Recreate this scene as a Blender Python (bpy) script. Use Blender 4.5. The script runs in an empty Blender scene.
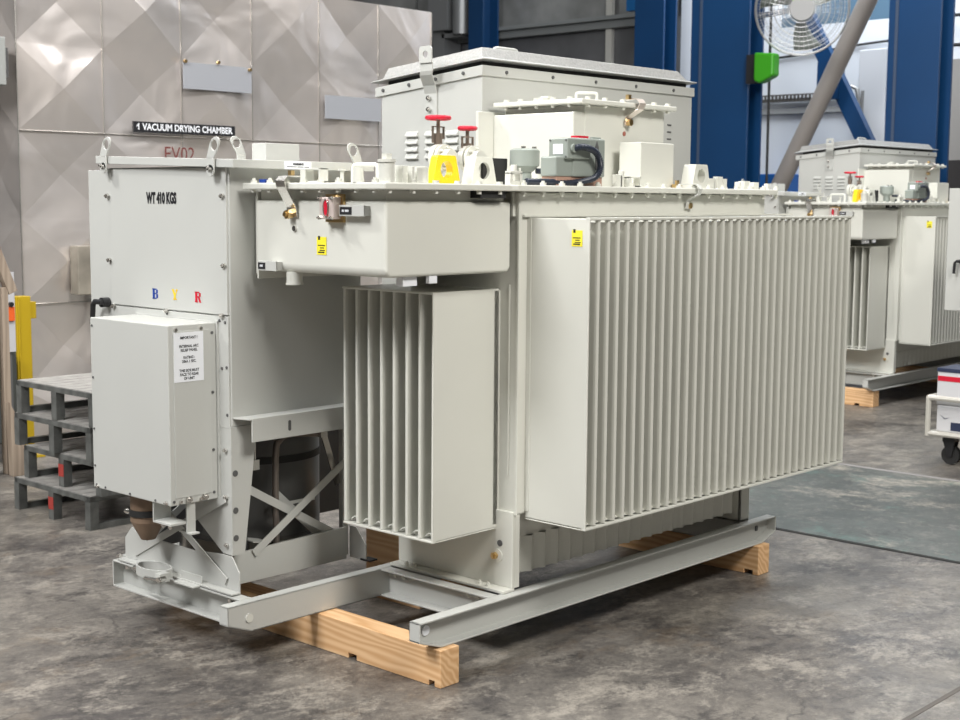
import bpy, bmesh, math, random
from mathutils import Vector, Matrix
random.seed(7)
scene = bpy.context.scene
COL = scene.collection

# ------------------------------------------------------------------ camera
FPX = 1402.27
cam_data = bpy.data.cameras.new('camera')
cam = bpy.data.objects.new('camera', cam_data); COL.objects.link(cam)
a, p, r = math.radians(42.7722), math.radians(6.5096), math.radians(-0.40211)
fwd = Vector((math.cos(a)*math.cos(p), math.sin(a)*math.cos(p), -math.sin(p)))
rt = fwd.cross(Vector((0, 0, 1))).normalized(); dn = fwd.cross(rt)
rt2 = rt*math.cos(r) + dn*math.sin(r); dn2 = dn*math.cos(r) - rt*math.sin(r)
cam.matrix_world = Matrix(((rt2.x, -dn2.x, -fwd.x, 0), (rt2.y, -dn2.y, -fwd.y, 0), (rt2.z, -dn2.z, -fwd.z, 1.55), (0, 0, 0, 1)))
cam_data.sensor_width = 36; cam_data.lens = FPX*36/960
cam_data.clip_start = .05; cam_data.clip_end = 200
cam_data.dof.use_dof = True; cam_data.dof.focus_distance = 4.9; cam_data.dof.aperture_fstop = 6.5
scene.camera = cam

# ------------------------------------------------------------------ light
world = bpy.data.worlds.new('world'); scene.world = world; world.use_nodes = True
wn = world.node_tree.nodes; wl = world.node_tree.links
bg = wn['Background']
tc = wn.new('ShaderNodeTexCoord'); sx = wn.new('ShaderNodeSeparateXYZ'); rp = wn.new('ShaderNodeValToRGB')
wl.new(tc.outputs['Generated'], sx.inputs[0]); wl.new(sx.outputs['Z'], rp.inputs[0]); wl.new(rp.outputs[0], bg.inputs[0])
rp.color_ramp.elements[0].position = 0.0; rp.color_ramp.elements[0].color = (.20, .19, .18, 1)
rp.color_ramp.elements[1].position = 1.0; rp.color_ramp.elements[1].color = (.78, .80, .80, 1)
e = rp.color_ramp.elements.new(.12); e.color = (.42, .41, .39, 1)
e = rp.color_ramp.elements.new(.45); e.color = (.70, .71, .70, 1)
bg.inputs[1].default_value = .22
def area(name, loc, target, sx_, sy_, power, col=(1, 1, 1)):
    l = bpy.data.lights.new(name, 'AREA'); l.shape = 'RECTANGLE'; l.size = sx_; l.size_y = sy_; l.energy = power; l.color = col
    o = bpy.data.objects.new(name, l); COL.objects.link(o); o.location = loc
    o.rotation_euler = (Vector(target)-Vector(loc)).to_track_quat('-Z', 'Y').to_euler()
    return o
area('hall_light_left', (-2.8, 3.8, 6.6), (3.2, 3.6, .8), 2.4, 2.4, 610, (1, 1, 1))
area('hall_light_front', (2.4, -2.6, 6.8), (4.2, 3.0, .9), 3.2, 1.8, 560, (1, .97, .91))
area('hall_light_key', (0.8, 6.8, 5.2), (4.2, 2.9, 1.3), .6, .6, 150, (1, .99, .96))
area('hall_light_overhead', (4.6, 3.6, 7.5), (4.4, 3.4, 1.0), 1.6, 1.6, 230, (1, .99, .96))
area('hall_light_far', (9.0, 3.5, 7.5), (10.5, 5.5, 1.2), 2.5, 2.5, 300, (1, 1, 1))
area('hall_light_rear', (13.2, 7.0, 7.0), (15.0, 7.6, 2.8), 1.5, 3, 430, (.93, .97, 1))
area('hall_light_left_rear', (3.0, 5.0, 6.0), (5.5, 8.0, 1.5), 2.0, 1.0, 60, (1, .96, .92))
scene.view_settings.view_transform = 'Standard'; scene.view_settings.look = 'None'
scene.view_settings.exposure = 0.12; scene.view_settings.gamma = 1.0; scene.view_settings.use_curve_mapping = False

# ------------------------------------------------------------------ materials
def mat(name, col, rough=.5, metal=0.0, spec=.5, bump=None, var=None, emit=None, coat=0):
    m = bpy.data.materials.new(name); m.use_nodes = True
    n = m.node_tree.nodes; l = m.node_tree.links; b = n['Principled BSDF']
    b.inputs['Base Color'].default_value = (*col, 1); b.inputs['Roughness'].default_value = rough
    b.inputs['Metallic'].default_value = metal; b.inputs['Specular IOR Level'].default_value = spec
    b.inputs['Coat Weight'].default_value = coat
    if var or bump:
        t = n.new('ShaderNodeTexCoord')
    if var:
        sc, amt = var
        no = n.new('ShaderNodeTexNoise'); no.inputs['Scale'].default_value = sc; no.inputs['Detail'].default_value = 5
        l.new(t.outputs['Object'], no.inputs['Vector'])
        cr = n.new('ShaderNodeValToRGB'); l.new(no.outputs['Fac'], cr.inputs[0])
        cr.color_ramp.elements[0].position = .3; cr.color_ramp.elements[1].position = .7
        cr.color_ramp.elements[0].color = (*[c*(1-amt) for c in col], 1); cr.color_ramp.elements[1].color = (*[min(1, c*(1+amt)) for c in col], 1)
        l.new(cr.outputs[0], b.inputs['Base Color'])
    if bump:
        sc, st = bump
        no = n.new('ShaderNodeTexNoise'); no.inputs['Scale'].default_value = sc
        l.new(t.outputs['Object'], no.inputs['Vector'])
        bu = n.new('ShaderNodeBump'); bu.inputs['Strength'].default_value = st; bu.inputs['Distance'].default_value = .01
        l.new(no.outputs['Fac'], bu.inputs['Height']); l.new(bu.outputs[0], b.inputs['Normal'])
    return m
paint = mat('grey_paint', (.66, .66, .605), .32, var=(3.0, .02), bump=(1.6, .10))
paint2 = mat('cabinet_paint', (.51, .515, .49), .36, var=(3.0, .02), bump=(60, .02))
galv = mat('galvanised_roof', (.40, .40, .39), .38, .35, var=(120, .16))
steel = mat('bright_steel', (.72, .70, .67), .25, 1.0)
dark_hole = mat('dark_fastener', (.10, .10, .10), .5)
black = mat('black_plastic', (.018, .018, .02), .38)
blackpaint = mat('label_black', (.012, .012, .015), .5)
white = mat('label_white', (.82, .84, .88), .5)
yellow = mat('yellow_paint', (.93, .60, .01), .4)
sticker = mat('yellow_sticker', (.92, .80, .04), .5)
red = mat('red_plastic', (.58, .012, .035), .35)
blue = mat('blue_ink', (.01, .05, .30), .5)
yink = mat('yellow_ink', (.85, .60, .02), .5)
relayg = mat('relay_grey', (.27, .30, .275), .42)
brass = mat('brass', (.70, .50, .24), .3, 1.0)
glass = mat('gauge_glass', (.55, .35, .33), .1)
brown = mat('brown_tube', (.20, .135, .09), .55, var=(9, .25))
drumm = mat('drum_grey', (.10, .10, .098), .35, var=(5, .3))
rubber = mat('rubber', (.02, .02, .02), .7)
gap = mat('gap_black', (.02, .02, .02), .8)

def wood(name, c1, c2, scale=18, axis='Y'):
    m = bpy.data.materials.new(name); m.use_nodes = True
    n = m.node_tree.nodes; l = m.node_tree.links; b = n['Principled BSDF']; b.inputs['Roughness'].default_value = .65
    t = n.new('ShaderNodeTexCoord'); mp = n.new('ShaderNodeMapping'); l.new(t.outputs['Object'], mp.inputs[0])
    mp.inputs['Scale'].default_value = {'Y': (1, .12, 1), 'X': (.12, 1, 1), 'Z': (1, 1, .12)}[axis]
    mp.inputs['Location'].default_value = (.13, .0, .09)
    no = n.new('ShaderNodeTexNoise'); no.inputs['Scale'].default_value = 6; no.inputs['Detail'].default_value = 3
    l.new(mp.outputs[0], no.inputs['Vector'])
    mx = n.new('ShaderNodeMixRGB'); mx.inputs[0].default_value = .12; l.new(mp.outputs[0], mx.inputs[1]); l.new(no.outputs['Color'], mx.inputs[2])
    w = n.new('ShaderNodeTexWave'); w.wave_type = 'RINGS'; w.rings_direction = axis; w.inputs['Scale'].default_value = scale
    w.inputs['Distortion'].default_value = 3.5; w.inputs['Detail'].default_value = 2; l.new(mx.outputs[0], w.inputs['Vector'])
    cr = n.new('ShaderNodeValToRGB'); l.new(w.outputs['Fac'], cr.inputs[0])
    cr.color_ramp.elements[0].color = (*c1, 1); cr.color_ramp.elements[1].color = (*c2, 1)
    l.new(cr.outputs[0], b.inputs['Base Color'])
    return m
timber = wood('timber', (.66, .38, .18), (.82, .54, .30))
timber_lit = wood('lit_timber', (.74, .46, .25), (.86, .60, .36), 14, 'Y')  # lighter copy of the timber, strong light painted into its colour
weather = wood('weathered_wood', (.27, .21, .16), (.36, .29, .225), 10, 'Z')

def floor_mat():
    m = bpy.data.materials.new('concrete_floor'); m.use_nodes = True
    n = m.node_tree.nodes; l = m.node_tree.links; b = n['Principled BSDF']
    t = n.new('ShaderNodeTexCoord')
    def noise(sc, det=6, rough=.6, dist=0, scale=(1, 1, 1), lo=.3, hi=.7, c0=0, c1=1, rot=0):
        mp = n.new('ShaderNodeMapping'); mp.inputs['Scale'].default_value = scale; mp.inputs['Rotation'].default_value = (0, 0, rot)
        l.new(t.outputs['Object'], mp.inputs[0])
        no = n.new('ShaderNodeTexNoise'); no.inputs['Scale'].default_value = sc; no.inputs['Detail'].default_value = det
        no.inputs['Roughness'].default_value = rough; no.inputs['Distortion'].default_value = dist
        l.new(mp.outputs[0], no.inputs['Vector'])
        mr = n.new('ShaderNodeMapRange'); mr.inputs[1].default_value = lo; mr.inputs[2].default_value = hi
        mr.inputs[3].default_value = c0; mr.inputs[4].default_value = c1; l.new(no.outputs['Fac'], mr.inputs[0])
        return mr.outputs[0]
    def mix(fac, c1, c2, mode='MIX'):
        x = n.new('ShaderNodeMixRGB'); x.blend_type = mode
        for i, v in ((0, fac), (1, c1), (2, c2)):
            if isinstance(v, (tuple, float, int)):
                x.inputs[i].default_value = v if not isinstance(v, tuple) else (*v, 1)
            else: l.new(v, x.inputs[i])
        return x.outputs[0]
    base = mix(noise(1.0, 15, .86, .1, (1, 1, 1), .40, .60), (.058, .053, .052), (.215, .197, .172))
    base = mix(noise(2.6, 15, .90, .1, (1, 1.4, 1), .50, .58, 0, .70, .5), base, (.36, .33, .285))
    base = mix(noise(2.0, 15, .90, .1, (1, 1.5, 1), .53, .58, 0, .78, .5), base, (.030, .028, .029))
    base = mix(noise(18, 12, .9, 0, (1, 1, 1), .50, .60, 0, .45), base, (.05, .047, .045))
    base = mix(noise(1.4, 12, .8, .2, (1, 1.3, 1), .55, .66, 0, .5), base, (.165, .12, .078))
    base = mix(noise(7, 15, .95, .1, (1, 1, 1), .57, .62, 0, .55), base, (.42, .39, .35))
    base = mix(noise(60, 4, .6, 0, (1, 1, 1), .70, .76, 0, .9), base, (.5, .48, .45))
    # cracks
    vo = n.new('ShaderNodeTexVoronoi'); vo.feature = 'DISTANCE_TO_EDGE'; vo.inputs['Scale'].default_value = .9
    mpd = n.new('ShaderNodeMixRGB'); mpd.inputs[0].default_value = .22; l.new(t.outputs['Object'], mpd.inputs[1])
    nz = n.new('ShaderNodeTexNoise'); nz.inputs['Scale'].default_value = 2.5; nz.inputs['Detail'].default_value = 8; nz.inputs['Roughness'].default_value = .7
    l.new(t.outputs['Object'], nz.inputs['Vector']); l.new(nz.outputs['Color'], mpd.inputs[2]); l.new(mpd.outputs[0], vo.inputs['Vector'])
    mr = n.new('ShaderNodeMapRange'); mr.inputs[1].default_value = .0; mr.inputs[2].default_value = .006; mr.inputs[3].default_value = 1; mr.inputs[4].default_value = 0
    l.new(vo.outputs['Distance'], mr.inputs[0])
    mm = n.new('ShaderNodeMath'); mm.operation = 'MULTIPLY'; l.new(mr.outputs[0], mm.inputs[0]); l.new(noise(1.3, 3, .5, 0, (1, 1, 1), .45, .6, 0, .8), mm.inputs[1])
    base = mix(mm.outputs[0], base, (.04, .038, .036))
    l.new(base, b.inputs['Base Color'])
    l.new(noise(3, 8, .7, .6, (1, 1, 1), .3, .7, .30, .52), b.inputs['Roughness'])
    b.inputs['Specular IOR Level'].default_value = .45
    bu = n.new('ShaderNodeBump'); bu.inputs['Strength'].default_value = .25; bu.inputs['Distance'].default_value = .004
    l.new(noise(12, 9, .8, .5), bu.inputs['Height']); l.new(bu.outputs[0], b.inputs['Normal'])
    return m
def plate_mat():
    m = bpy.data.materials.new('worn_green_plate'); m.use_nodes = True
    n = m.node_tree.nodes; l = m.node_tree.links; b = n['Principled BSDF']
    t = n.new('ShaderNodeTexCoord')
    prev = None
    cols = [((.045, .055, .052), (.10, .11, .102), 1.6, .40, .60, (1, 1, 1)), (None, (.085, .15, .13), 1.8, .54, .62, (1, 1, 1)),
            (None, (.36, .33, .28), 1.1, .53, .63, (1.5, 1, 1)), (None, (.03, .035, .035), 2.2, .56, .62, (1.6, 1, 1)), (None, (.17, .165, .15), 9, .52, .62, (1, 1, 1))]
    for c0, c1, sc, lo, hi, s in cols:
        mp = n.new('ShaderNodeMapping'); mp.inputs['Scale'].default_value = s; mp.inputs['Location'].default_value = (sc, 0, sc); l.new(t.outputs['Object'], mp.inputs[0])
        no = n.new('ShaderNodeTexNoise'); no.inputs['Scale'].default_value = sc; no.inputs['Detail'].default_value = 14; no.inputs['Roughness'].default_value = .85; no.inputs['Distortion'].default_value = .1
        l.new(mp.outputs[0], no.inputs['Vector'])
        mr = n.new('ShaderNodeMapRange'); mr.inputs[1].default_value = lo; mr.inputs[2].default_value = hi; l.new(no.outputs['Fac'], mr.inputs[0])
        x = n.new('ShaderNodeMixRGB'); l.new(mr.outputs[0], x.inputs[0])
        if prev: l.new(prev, x.inputs[1])
        else: x.inputs[1].default_value = (*c0, 1)
        x.inputs[2].default_value = (*c1, 1); prev = x.outputs[0]
    l.new(prev, b.inputs['Base Color']); b.inputs['Roughness'].default_value = .42
    return m
def clad_mat():
    m = bpy.data.materials.new('stainless_cladding'); m.use_nodes = True
    n = m.node_tree.nodes; l = m.node_tree.links; b = n['Principled BSDF']
    b.inputs['Metallic'].default_value = .72; b.inputs['Roughness'].default_value = .31
    t = n.new('ShaderNodeTexCoord')
    no = n.new('ShaderNodeTexNoise'); no.inputs['Scale'].default_value = 1.1; no.inputs['Detail'].default_value = 4; l.new(t.outputs['Object'], no.inputs['Vector'])
    cr = n.new('ShaderNodeValToRGB'); cr.color_ramp.elements[0].color = (.66, .62, .60, 1); cr.color_ramp.elements[1].color = (.86, .79, .745, 1)
    cr.color_ramp.elements[0].position = .35; cr.color_ramp.elements[1].position = .65
    l.new(no.outputs['Fac'], cr.inputs[0]); l.new(cr.outputs[0], b.inputs['Base Color'])
    n2 = n.new('ShaderNodeTexNoise'); n2.inputs['Scale'].default_value = 1.9; n2.inputs['Detail'].default_value = 1.5; n2.inputs['Distortion'].default_value = 1.0
    l.new(t.outputs['Object'], n2.inputs['Vector'])
    bu = n.new('ShaderNodeBump'); bu.inputs['Strength'].default_value = .7; bu.inputs['Distance'].default_value = .05
    l.new(n2.outputs['Fac'], bu.inputs['Height']); l.new(bu.outputs[0], b.inputs['Normal'])
    return m

# ------------------------------------------------------------------ mesh builder
class MB:
    def __init__(s): s.v = []; s.f = []; s.sm = []
    def add(s, vs, fs, smooth=False):
        o = len(s.v); s.v += [Vector(v) for v in vs]; s.f += [[i+o for i in f] for f in fs]; s.sm += [smooth]*len(fs); return s
    def box(s, x0, x1, y0, y1, z0, z1):
        return s.add([(x0, y0, z0), (x1, y0, z0), (x1, y1, z0), (x0, y1, z0), (x0, y0, z1), (x1, y0, z1), (x1, y1, z1), (x0, y1, z1)],
                     [(0, 3, 2, 1), (4, 5, 6, 7), (0, 1, 5, 4), (1, 2, 6, 5), (2, 3, 7, 6), (3, 0, 4, 7)])
    def prism(s, pts, d):            # planar polygon (3D points) extruded by vector d
        n = len(pts); P = [Vector(q) for q in pts]; d = Vector(d); Q = [q+d for q in P]
        fs = [list(range(n))[::-1], [n+i for i in range(n)]] + [(i, (i+1) % n, n+(i+1) % n, n+i) for i in range(n)]
        return s.add(P+Q, fs)
    def cyl(s, p0, p1, r0, r1=None, n=20, caps=True):
        p0, p1 = Vector(p0), Vector(p1); r1 = r0 if r1 is None else r1
        ax = (p1-p0).normalized(); u = ax.orthogonal().normalized(); w = ax.cross(u)
        A = [p0+(u*math.cos(2*math.pi*i/n)+w*math.sin(2*math.pi*i/n))*r0 for i in range(n)]
        B = [p1+(u*math.cos(2*math.pi*i/n)+w*math.sin(2*math.pi*i/n))*r1 for i in range(n)]
        fs = [(i, (i+1) % n, n+(i+1) % n, n+i) for i in range(n)]
        if caps: fs += [list(range(n))[::-1], [n+i for i in range(n)]]
        return s.add(A+B, fs, True)
    def tube(s, pts, r, n=8, closed=False, ribs=0):
        P = [Vector(q) for q in pts]; m = len(P); rings = []
        prev_u = None
        for i, q in enumerate(P):
            t = (P[(i+1) % m]-P[i-1]) if closed else (P[min(i+1, m-1)]-P[max(i-1, 0)])
            t.normalize()
            u = (prev_u - t*prev_u.dot(t)) if prev_u is not None else t.orthogonal()
            if u.length < 1e-6: u = t.orthogonal()
            u.normalize(); prev_u = u; w = t.cross(u)
            rr = r*(1+ribs*(i % 2))
            rings += [q+(u*math.cos(2*math.pi*k/n)+w*math.sin(2*math.pi*k/n))*rr for k in range(n)]
        fs = []
        for i in range(m if closed else m-1):
            j = (i+1) % m
            fs += [(i*n+k, i*n+(k+1) % n, j*n+(k+1) % n, j*n+k) for k in range(n)]
        if not closed: fs += [list(range(n))[::-1], [(m-1)*n+k for k in range(n)]]
        return s.add(rings, fs, True)
    def bar(s, p0, p1, w, t, up=(0, 0, 1)):   # flat bar, w across `up`-ish, t along normal
        p0, p1 = Vector(p0), Vector(p1); ax = (p1-p0).normalized(); nrm = Vector(up).normalized()
        side = ax.cross(nrm).normalized(); nrm = side.cross(ax)
        q = [p0+side*w/2-nrm*t/2, p0-side*w/2-nrm*t/2, p0-side*w/2+nrm*t/2, p0+side*w/2+nrm*t/2]
        return s.prism(q, p1-p0)
    def strip(s, prof, wv, t):       # bent strap: profile points, width vector, thickness
        P = [Vector(q) for q in prof]; wv = Vector(wv); n = len(P); N = []
        for i in range(n):
            tg = (P[min(i+1, n-1)]-P[max(i-1, 0)]).normalized(); N.append(tg.cross(wv).normalized()*t)
        vs = []
        for i in range(n): vs += [P[i]-wv/2, P[i]+wv/2, P[i]+wv/2+N[i], P[i]-wv/2+N[i]]
        fs = [(0, 3, 2, 1), (4*n-4, 4*n-3, 4*n-2, 4*n-1)]
        for i in range(n-1):
            for k in range(4): fs.append((4*i+k, 4*i+(k+1) % 4, 4*i+4+(k+1) % 4, 4*i+4+k))
        return s.add(vs, fs)
    def holed(s, outer, c, rad, d, rz=None, n=28):  # plate (polygon in plane, star-shaped about c) with elliptical hole, extruded by d
        O = [Vector(q) for q in outer]; c = Vector(c); d = Vector(d); nr = d.normalized()
        u = (O[0]-c); u -= nr*u.dot(nr); u.normalize(); w = nr.cross(u)
        def ang(v): return math.atan2((v-c).dot(w), (v-c).dot(u)) % (2*math.pi)
        angs = sorted(set([round(ang(q), 5) for q in O] + [round(2*math.pi*i/n, 5) for i in range(n)]))
        outp = []; inp = []
        for an in angs:
            dr = u*math.cos(an)+w*math.sin(an); best = None
            for i in range(len(O)):
                A, B = O[i], O[(i+1) % len(O)]
                ax_, ay = (A-c).dot(u), (A-c).dot(w); bx, by = (B-c).dot(u), (B-c).dot(w)
                ex, ey = bx-ax_, by-ay; dx, dy = math.cos(an), math.sin(an)
                den = dx*ey-dy*ex
                if abs(den) < 1e-9: continue
                tt = (ax_*ey-ay*ex)/den; ss = (ax_*dy-ay*dx)/den
                if tt > 0 and -1e-4 <= ss <= 1+1e-4 and (best is None or tt > best): best = tt
            if best is None: best = rad*2
            outp.append(c+dr*best); inp.append(c+dr*rad)
        m = len(angs); vs = outp+inp+[q+d for q in outp]+[q+d for q in inp]; fs = []
        for i in range(m):
            j = (i+1) % m
            fs += [(i, m+i, m+j, j), (2*m+i, 2*m+j, 3*m+j, 3*m+i), (i, j, 2*m+j, 2*m+i), (m+i, 3*m+i, 3*m+j, m+j)]
        return s.add(vs, fs)
    def text(s, string, org, right, up, size, sx_=1.0, bold=0.0, align='LEFT', depth=.0006):
        cu = bpy.data.curves.new('t', 'FONT'); cu.body = string; cu.size = size; cu.offset = bold; cu.align_x = align; cu.resolution_u = 3
        o = bpy.data.objects.new('t', cu); COL.objects.link(o)
        dg = bpy.context.evaluated_depsgraph_get(); dg.update()
        me = bpy.data.meshes.new_from_object(o.evaluated_get(dg))
        R, U, O = Vector(right), Vector(up), Vector(org); Nn = R.cross(U)
        s.add([O+R*(v.co.x*sx_)+U*v.co.y+Nn*depth for v in me.vertices], [list(pl.vertices) for pl in me.polygons])
        bpy.data.objects.remove(o); bpy.data.curves.remove(cu); bpy.data.meshes.remove(me)
        return s
    def clusters(s):
        par = list(range(len(s.v)))
        def find(a_):
            while par[a_] != a_: par[a_] = par[par[a_]]; a_ = par[a_]
            return a_
        for f in s.f:
            for k in f[1:]: par[find(k)] = find(f[0])
        comp = {}
        for k in range(len(s.v)): comp.setdefault(find(k), []).append(k)
        bb = []
        for c_, vs in comp.items():
            lo = [min(s.v[k][d_] for k in vs) for d_ in range(3)]; hi = [max(s.v[k][d_] for k in vs) for d_ in range(3)]
            bb.append([{c_}, lo, hi])
        e_ = 4e-4; merged = True
        while merged:
            merged = False
            for a_ in range(len(bb)):
                for b_ in range(len(bb)-1, a_, -1):
                    if all(bb[a_][1][d_] <= bb[b_][2][d_]+e_ and bb[b_][1][d_] <= bb[a_][2][d_]+e_ for d_ in range(3)):
                        bb[a_][0] |= bb[b_][0]; bb[a_][1] = [min(x, y) for x, y in zip(bb[a_][1], bb[b_][1])]; bb[a_][2] = [max(x, y) for x, y in zip(bb[a_][2], bb[b_][2])]
                        del bb[b_]; merged = True
        out = []
        for cs, _, _ in bb:
            q = MB(); mp = {}
            for k in range(len(s.v)):
                if find(k) in cs: mp[k] = len(q.v); q.v.append(s.v[k])
            for f, sm in zip(s.f, s.sm):
                if f[0] in mp: q.f.append([mp[k] for k in f]); q.sm.append(sm)
            out.append(q)
        return out
    def each(s, name, m, parent=None, bevel=0, label=None, seg=2):
        r_ = [q.build(name, m, parent, bevel, label, seg) for q in s.clusters()]
        return r_[0]
    def build(s, name, m, parent=None, bevel=0, label=None, seg=2, kind=None):
        me = bpy.data.meshes.new(name); off = ROOTLOC
        me.from_pydata([tuple(v-off) for v in s.v], [], [tuple(f) for f in s.f]); me.update()
        bm = bmesh.new(); bm.from_mesh(me); bmesh.ops.recalc_face_normals(bm, faces=bm.faces); bm.to_mesh(me); bm.free()
        if any(s.sm):
            me.polygons.foreach_set('use_smooth', [True]*len(me.polygons)); me.set_sharp_from_angle(angle=.7)
        me.materials.append(m)
        o = bpy.data.objects.new(name, me); COL.objects.link(o)
        if parent: o.parent = parent
        else: o.location = off
        if bevel:
            b = o.modifiers.new('bevel', 'BEVEL'); b.width = bevel; b.segments = seg; b.limit_method = 'ANGLE'; b.angle_limit = .6
        if label: o['label'] = label
        if kind: o['kind'] = kind
        return o
ROOTLOC = Vector((0, 0, 0))
def at(v):
    global ROOTLOC
    ROOTLOC = Vector(v)
def thing(name, label, cat, loc, group=None):
    o = bpy.data.objects.new(name, None); COL.objects.link(o); o.location = loc; o['label'] = label; o['category'] = cat
    if group: o['group'] = group
    o.empty_display_size = .1; at(loc); return o
def tag(o, label, cat, group=None, kind=None):
    o['label'] = label; o['category'] = cat
    if group: o['group'] = group
    if kind: o['kind'] = kind
    return o
def struct(o): o['kind'] = 'structure'; return o
def copy_tree(o, parent=None):
    c = o.copy(); COL.objects.link(c)
    if parent: c.parent = parent
    for ch in o.children: copy_tree(ch, c)
    return c
def bx(*a): return MB().box(*a)

# ------------------------------------------------------------------ structure: floor, walls
at((0, 0, 0))
fl = struct(MB().add([(-6, -6, 0), (30, -6, 0), (30, 30, 0), (-6, 30, 0)], [(0, 1, 2, 3)]).build('floor', floor_mat()))
seam = mat('floor_joint', (.02, .02, .02), .8); pale = mat('joint_pale', (.24, .23, .225), .6)
# pit cover strip set in the floor (runs along Y)
m_ = MB().box(5.79, 7.47, -2.0, 9.0, .0, .004); struct(m_.build('trim_1', plate_mat()))
struct(MB().box(5.765, 5.785, -2.0, 9.0, .0, .003).build('trim_2', seam))
struct(MB().box(7.475, 7.52, -2.0, 9.0, .0, .005).build('trim_3', pale))
struct(MB().box(2.5, 5.7, 1.815, 1.832, .0, .0015).build('trim_4', mat('floor_joint_brown', (.10, .088, .078), .7)))

wallw = mat('white_wall_panels', (.66, .70, .76), .5, var=(.6, .05))
wallg = mat('grey_sheet_wall', (.16, .165, .175), .45, .3, var=(1.2, .3))
wing = mat('dusty_glass', (.30, .31, .31), .25, .2, var=(1.5, .35))
# building wall behind, plane x = 15
w1 = MB().box(15, 15.2, 2.0, 10.45, 0, 3.62).box(15, 15.2, 9.0, 10.45, 3.62, 7).box(15, 15.2, 2.0, 6.95, 3.62, 7)
struct(w1.build('wall_right', wallw))
struct(MB().box(15, 15.2, 6.95, 9.0, 3.62, 7).build('wall_right_upper', mat('blue_grey_cladding', (.085, .16, .24), .5)))
struct(MB().box(15, 15.2, 10.45, 24, 0, 3.88).build('wall_back', wallg))
for k, (y0, y1) in enumerate(((10.6, 11.45), (11.62, 13.6), (13.66, 15.2), (15.26, 17.5))):
    wob = struct(MB().box(15.02, 15.06, y0, y1, 3.95, 7).build('window_%d' % (k+1), wing))
    at((0, 0, 0))
struct(MB().box(15.07, 15.2, 10.45, 24, 3.88, 7).build('wall_back_upper', mat('grey_upper', (.20, .205, .21), .5, var=(1.0, .2))))
struct(MB().box(14.88, 15.0, 10.9, 20, 3.80, 3.90).box(14.80, 15.0, 10.9, 20, 3.90, 3.95).build('trim_5', mat('girt_grey', (.22, .235, .24), .45)))
struct(MB().box(14.93, 14.99, 11.50, 11.60, 2.0, 7).build('trim_6', mat('white_mullion', (.55, .55, .52), .5)))
# white building ledge lines on right wall + dark opening below
struct(MB().box(14.9, 15.0, 2.0, 6.95, 0, 2.02).build('trim_7', mat('dark_doorway', (.025, .022, .022), .7)))
struct(MB().box(14.9, 15.0, 2.0, 6.95, 2.02, 3.11).build('trim_8', mat('grey_panel_band', (.27, .26, .25), .6)))

# ------------------------------------------------------------------ transformer
def bolt(m, p, ax, r=.009, h=.009, n=6):
    p = Vector(p); ax = Vector(ax); m.cyl(p, p+ax*h, r, n=n); m.cyl(p+ax*h, p+ax*(h+.006), r*.5, n=8)
def rounded_frame(x0, x1, y, z0, z1):
    pass
def handle_loop(m, p0, p1, h, r=.006):
    p0, p1 = Vector(p0), Vector(p1); up = Vector((0, 0, h)); d = (p1-p0)
    m.tube([p0, p0+up*.8, p0+up*.95+d*.03, p0+up+d*.12, p1+up-d*.12, p1+up*.95-d*.03, p1+up*.8, p1], r)

T = thing('transformer', 'large grey oil transformer with long ribbed radiator in the centre foreground', 'transformer', (4.2, 3.35, .125), 'oil transformers on the shop floor')
# skid ----------------------------------------------------
def rail(y0, y1, x0, x1, web_at_front):
    m = MB(); z0, z1, t = .125, .225, .007
    c = .10; rise = .035
    # flanges
    m.box(x0, x1, y0, y1, z1-t, z1)
    m.box(x0+c, x1-c, y0, y1, z0, z0+t)
    for (xa, xb, za, zb) in ((x0, x0+c, z0+rise, z0), (x1-c, x1, z0, z0+rise)):
        m.prism([(xa, y0, za), (xb, y0, zb), (xb, y0, zb+t), (xa, y0, za+t)], (0, y1-y0, 0))
    yw = (y0, y0+.006) if web_at_front else (y1-.006, y1)
    m.prism([(x0, yw[0], z0+rise), (x0+c, yw[0], z0), (x1-c, yw[0], z0), (x1, yw[0], z0+rise), (x1, yw[0], z1), (x0, yw[0], z1)], (0, .006, 0))
    m.box(x0, x0+.007, y0, y1, z0+rise, z1); m.box(x1-.007, x1, y0, y1, z0+rise, z1)
    return m
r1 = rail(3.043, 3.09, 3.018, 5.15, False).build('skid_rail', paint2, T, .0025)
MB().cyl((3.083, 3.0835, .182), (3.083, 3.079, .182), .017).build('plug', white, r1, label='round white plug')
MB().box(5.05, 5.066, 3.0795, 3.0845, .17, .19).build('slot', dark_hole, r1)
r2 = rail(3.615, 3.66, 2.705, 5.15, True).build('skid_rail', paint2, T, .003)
MB().cyl((2.793, 3.6155, .173), (2.793, 3.611, .173), .015).build('plug', paint, r2)
m = MB().box(3.430, 3.436, 3.09, 3.615, .125, .225).box(3.388, 3.436, 3.09, 3.615, .125, .132).box(3.388, 3.436, 3.09, 3.615, .218, .225)
m.each('cross_channel', paint2, T, .002)
m = MB().box(4.95, 4.956, 3.09, 3.615, .125, .225).box(4.95, 5.0, 3.09, 3.615, .125, .132).box(4.95, 5.0, 3.09, 3.615, .218, .225)
m.each('cross_channel', paint2, T, .002)
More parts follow.
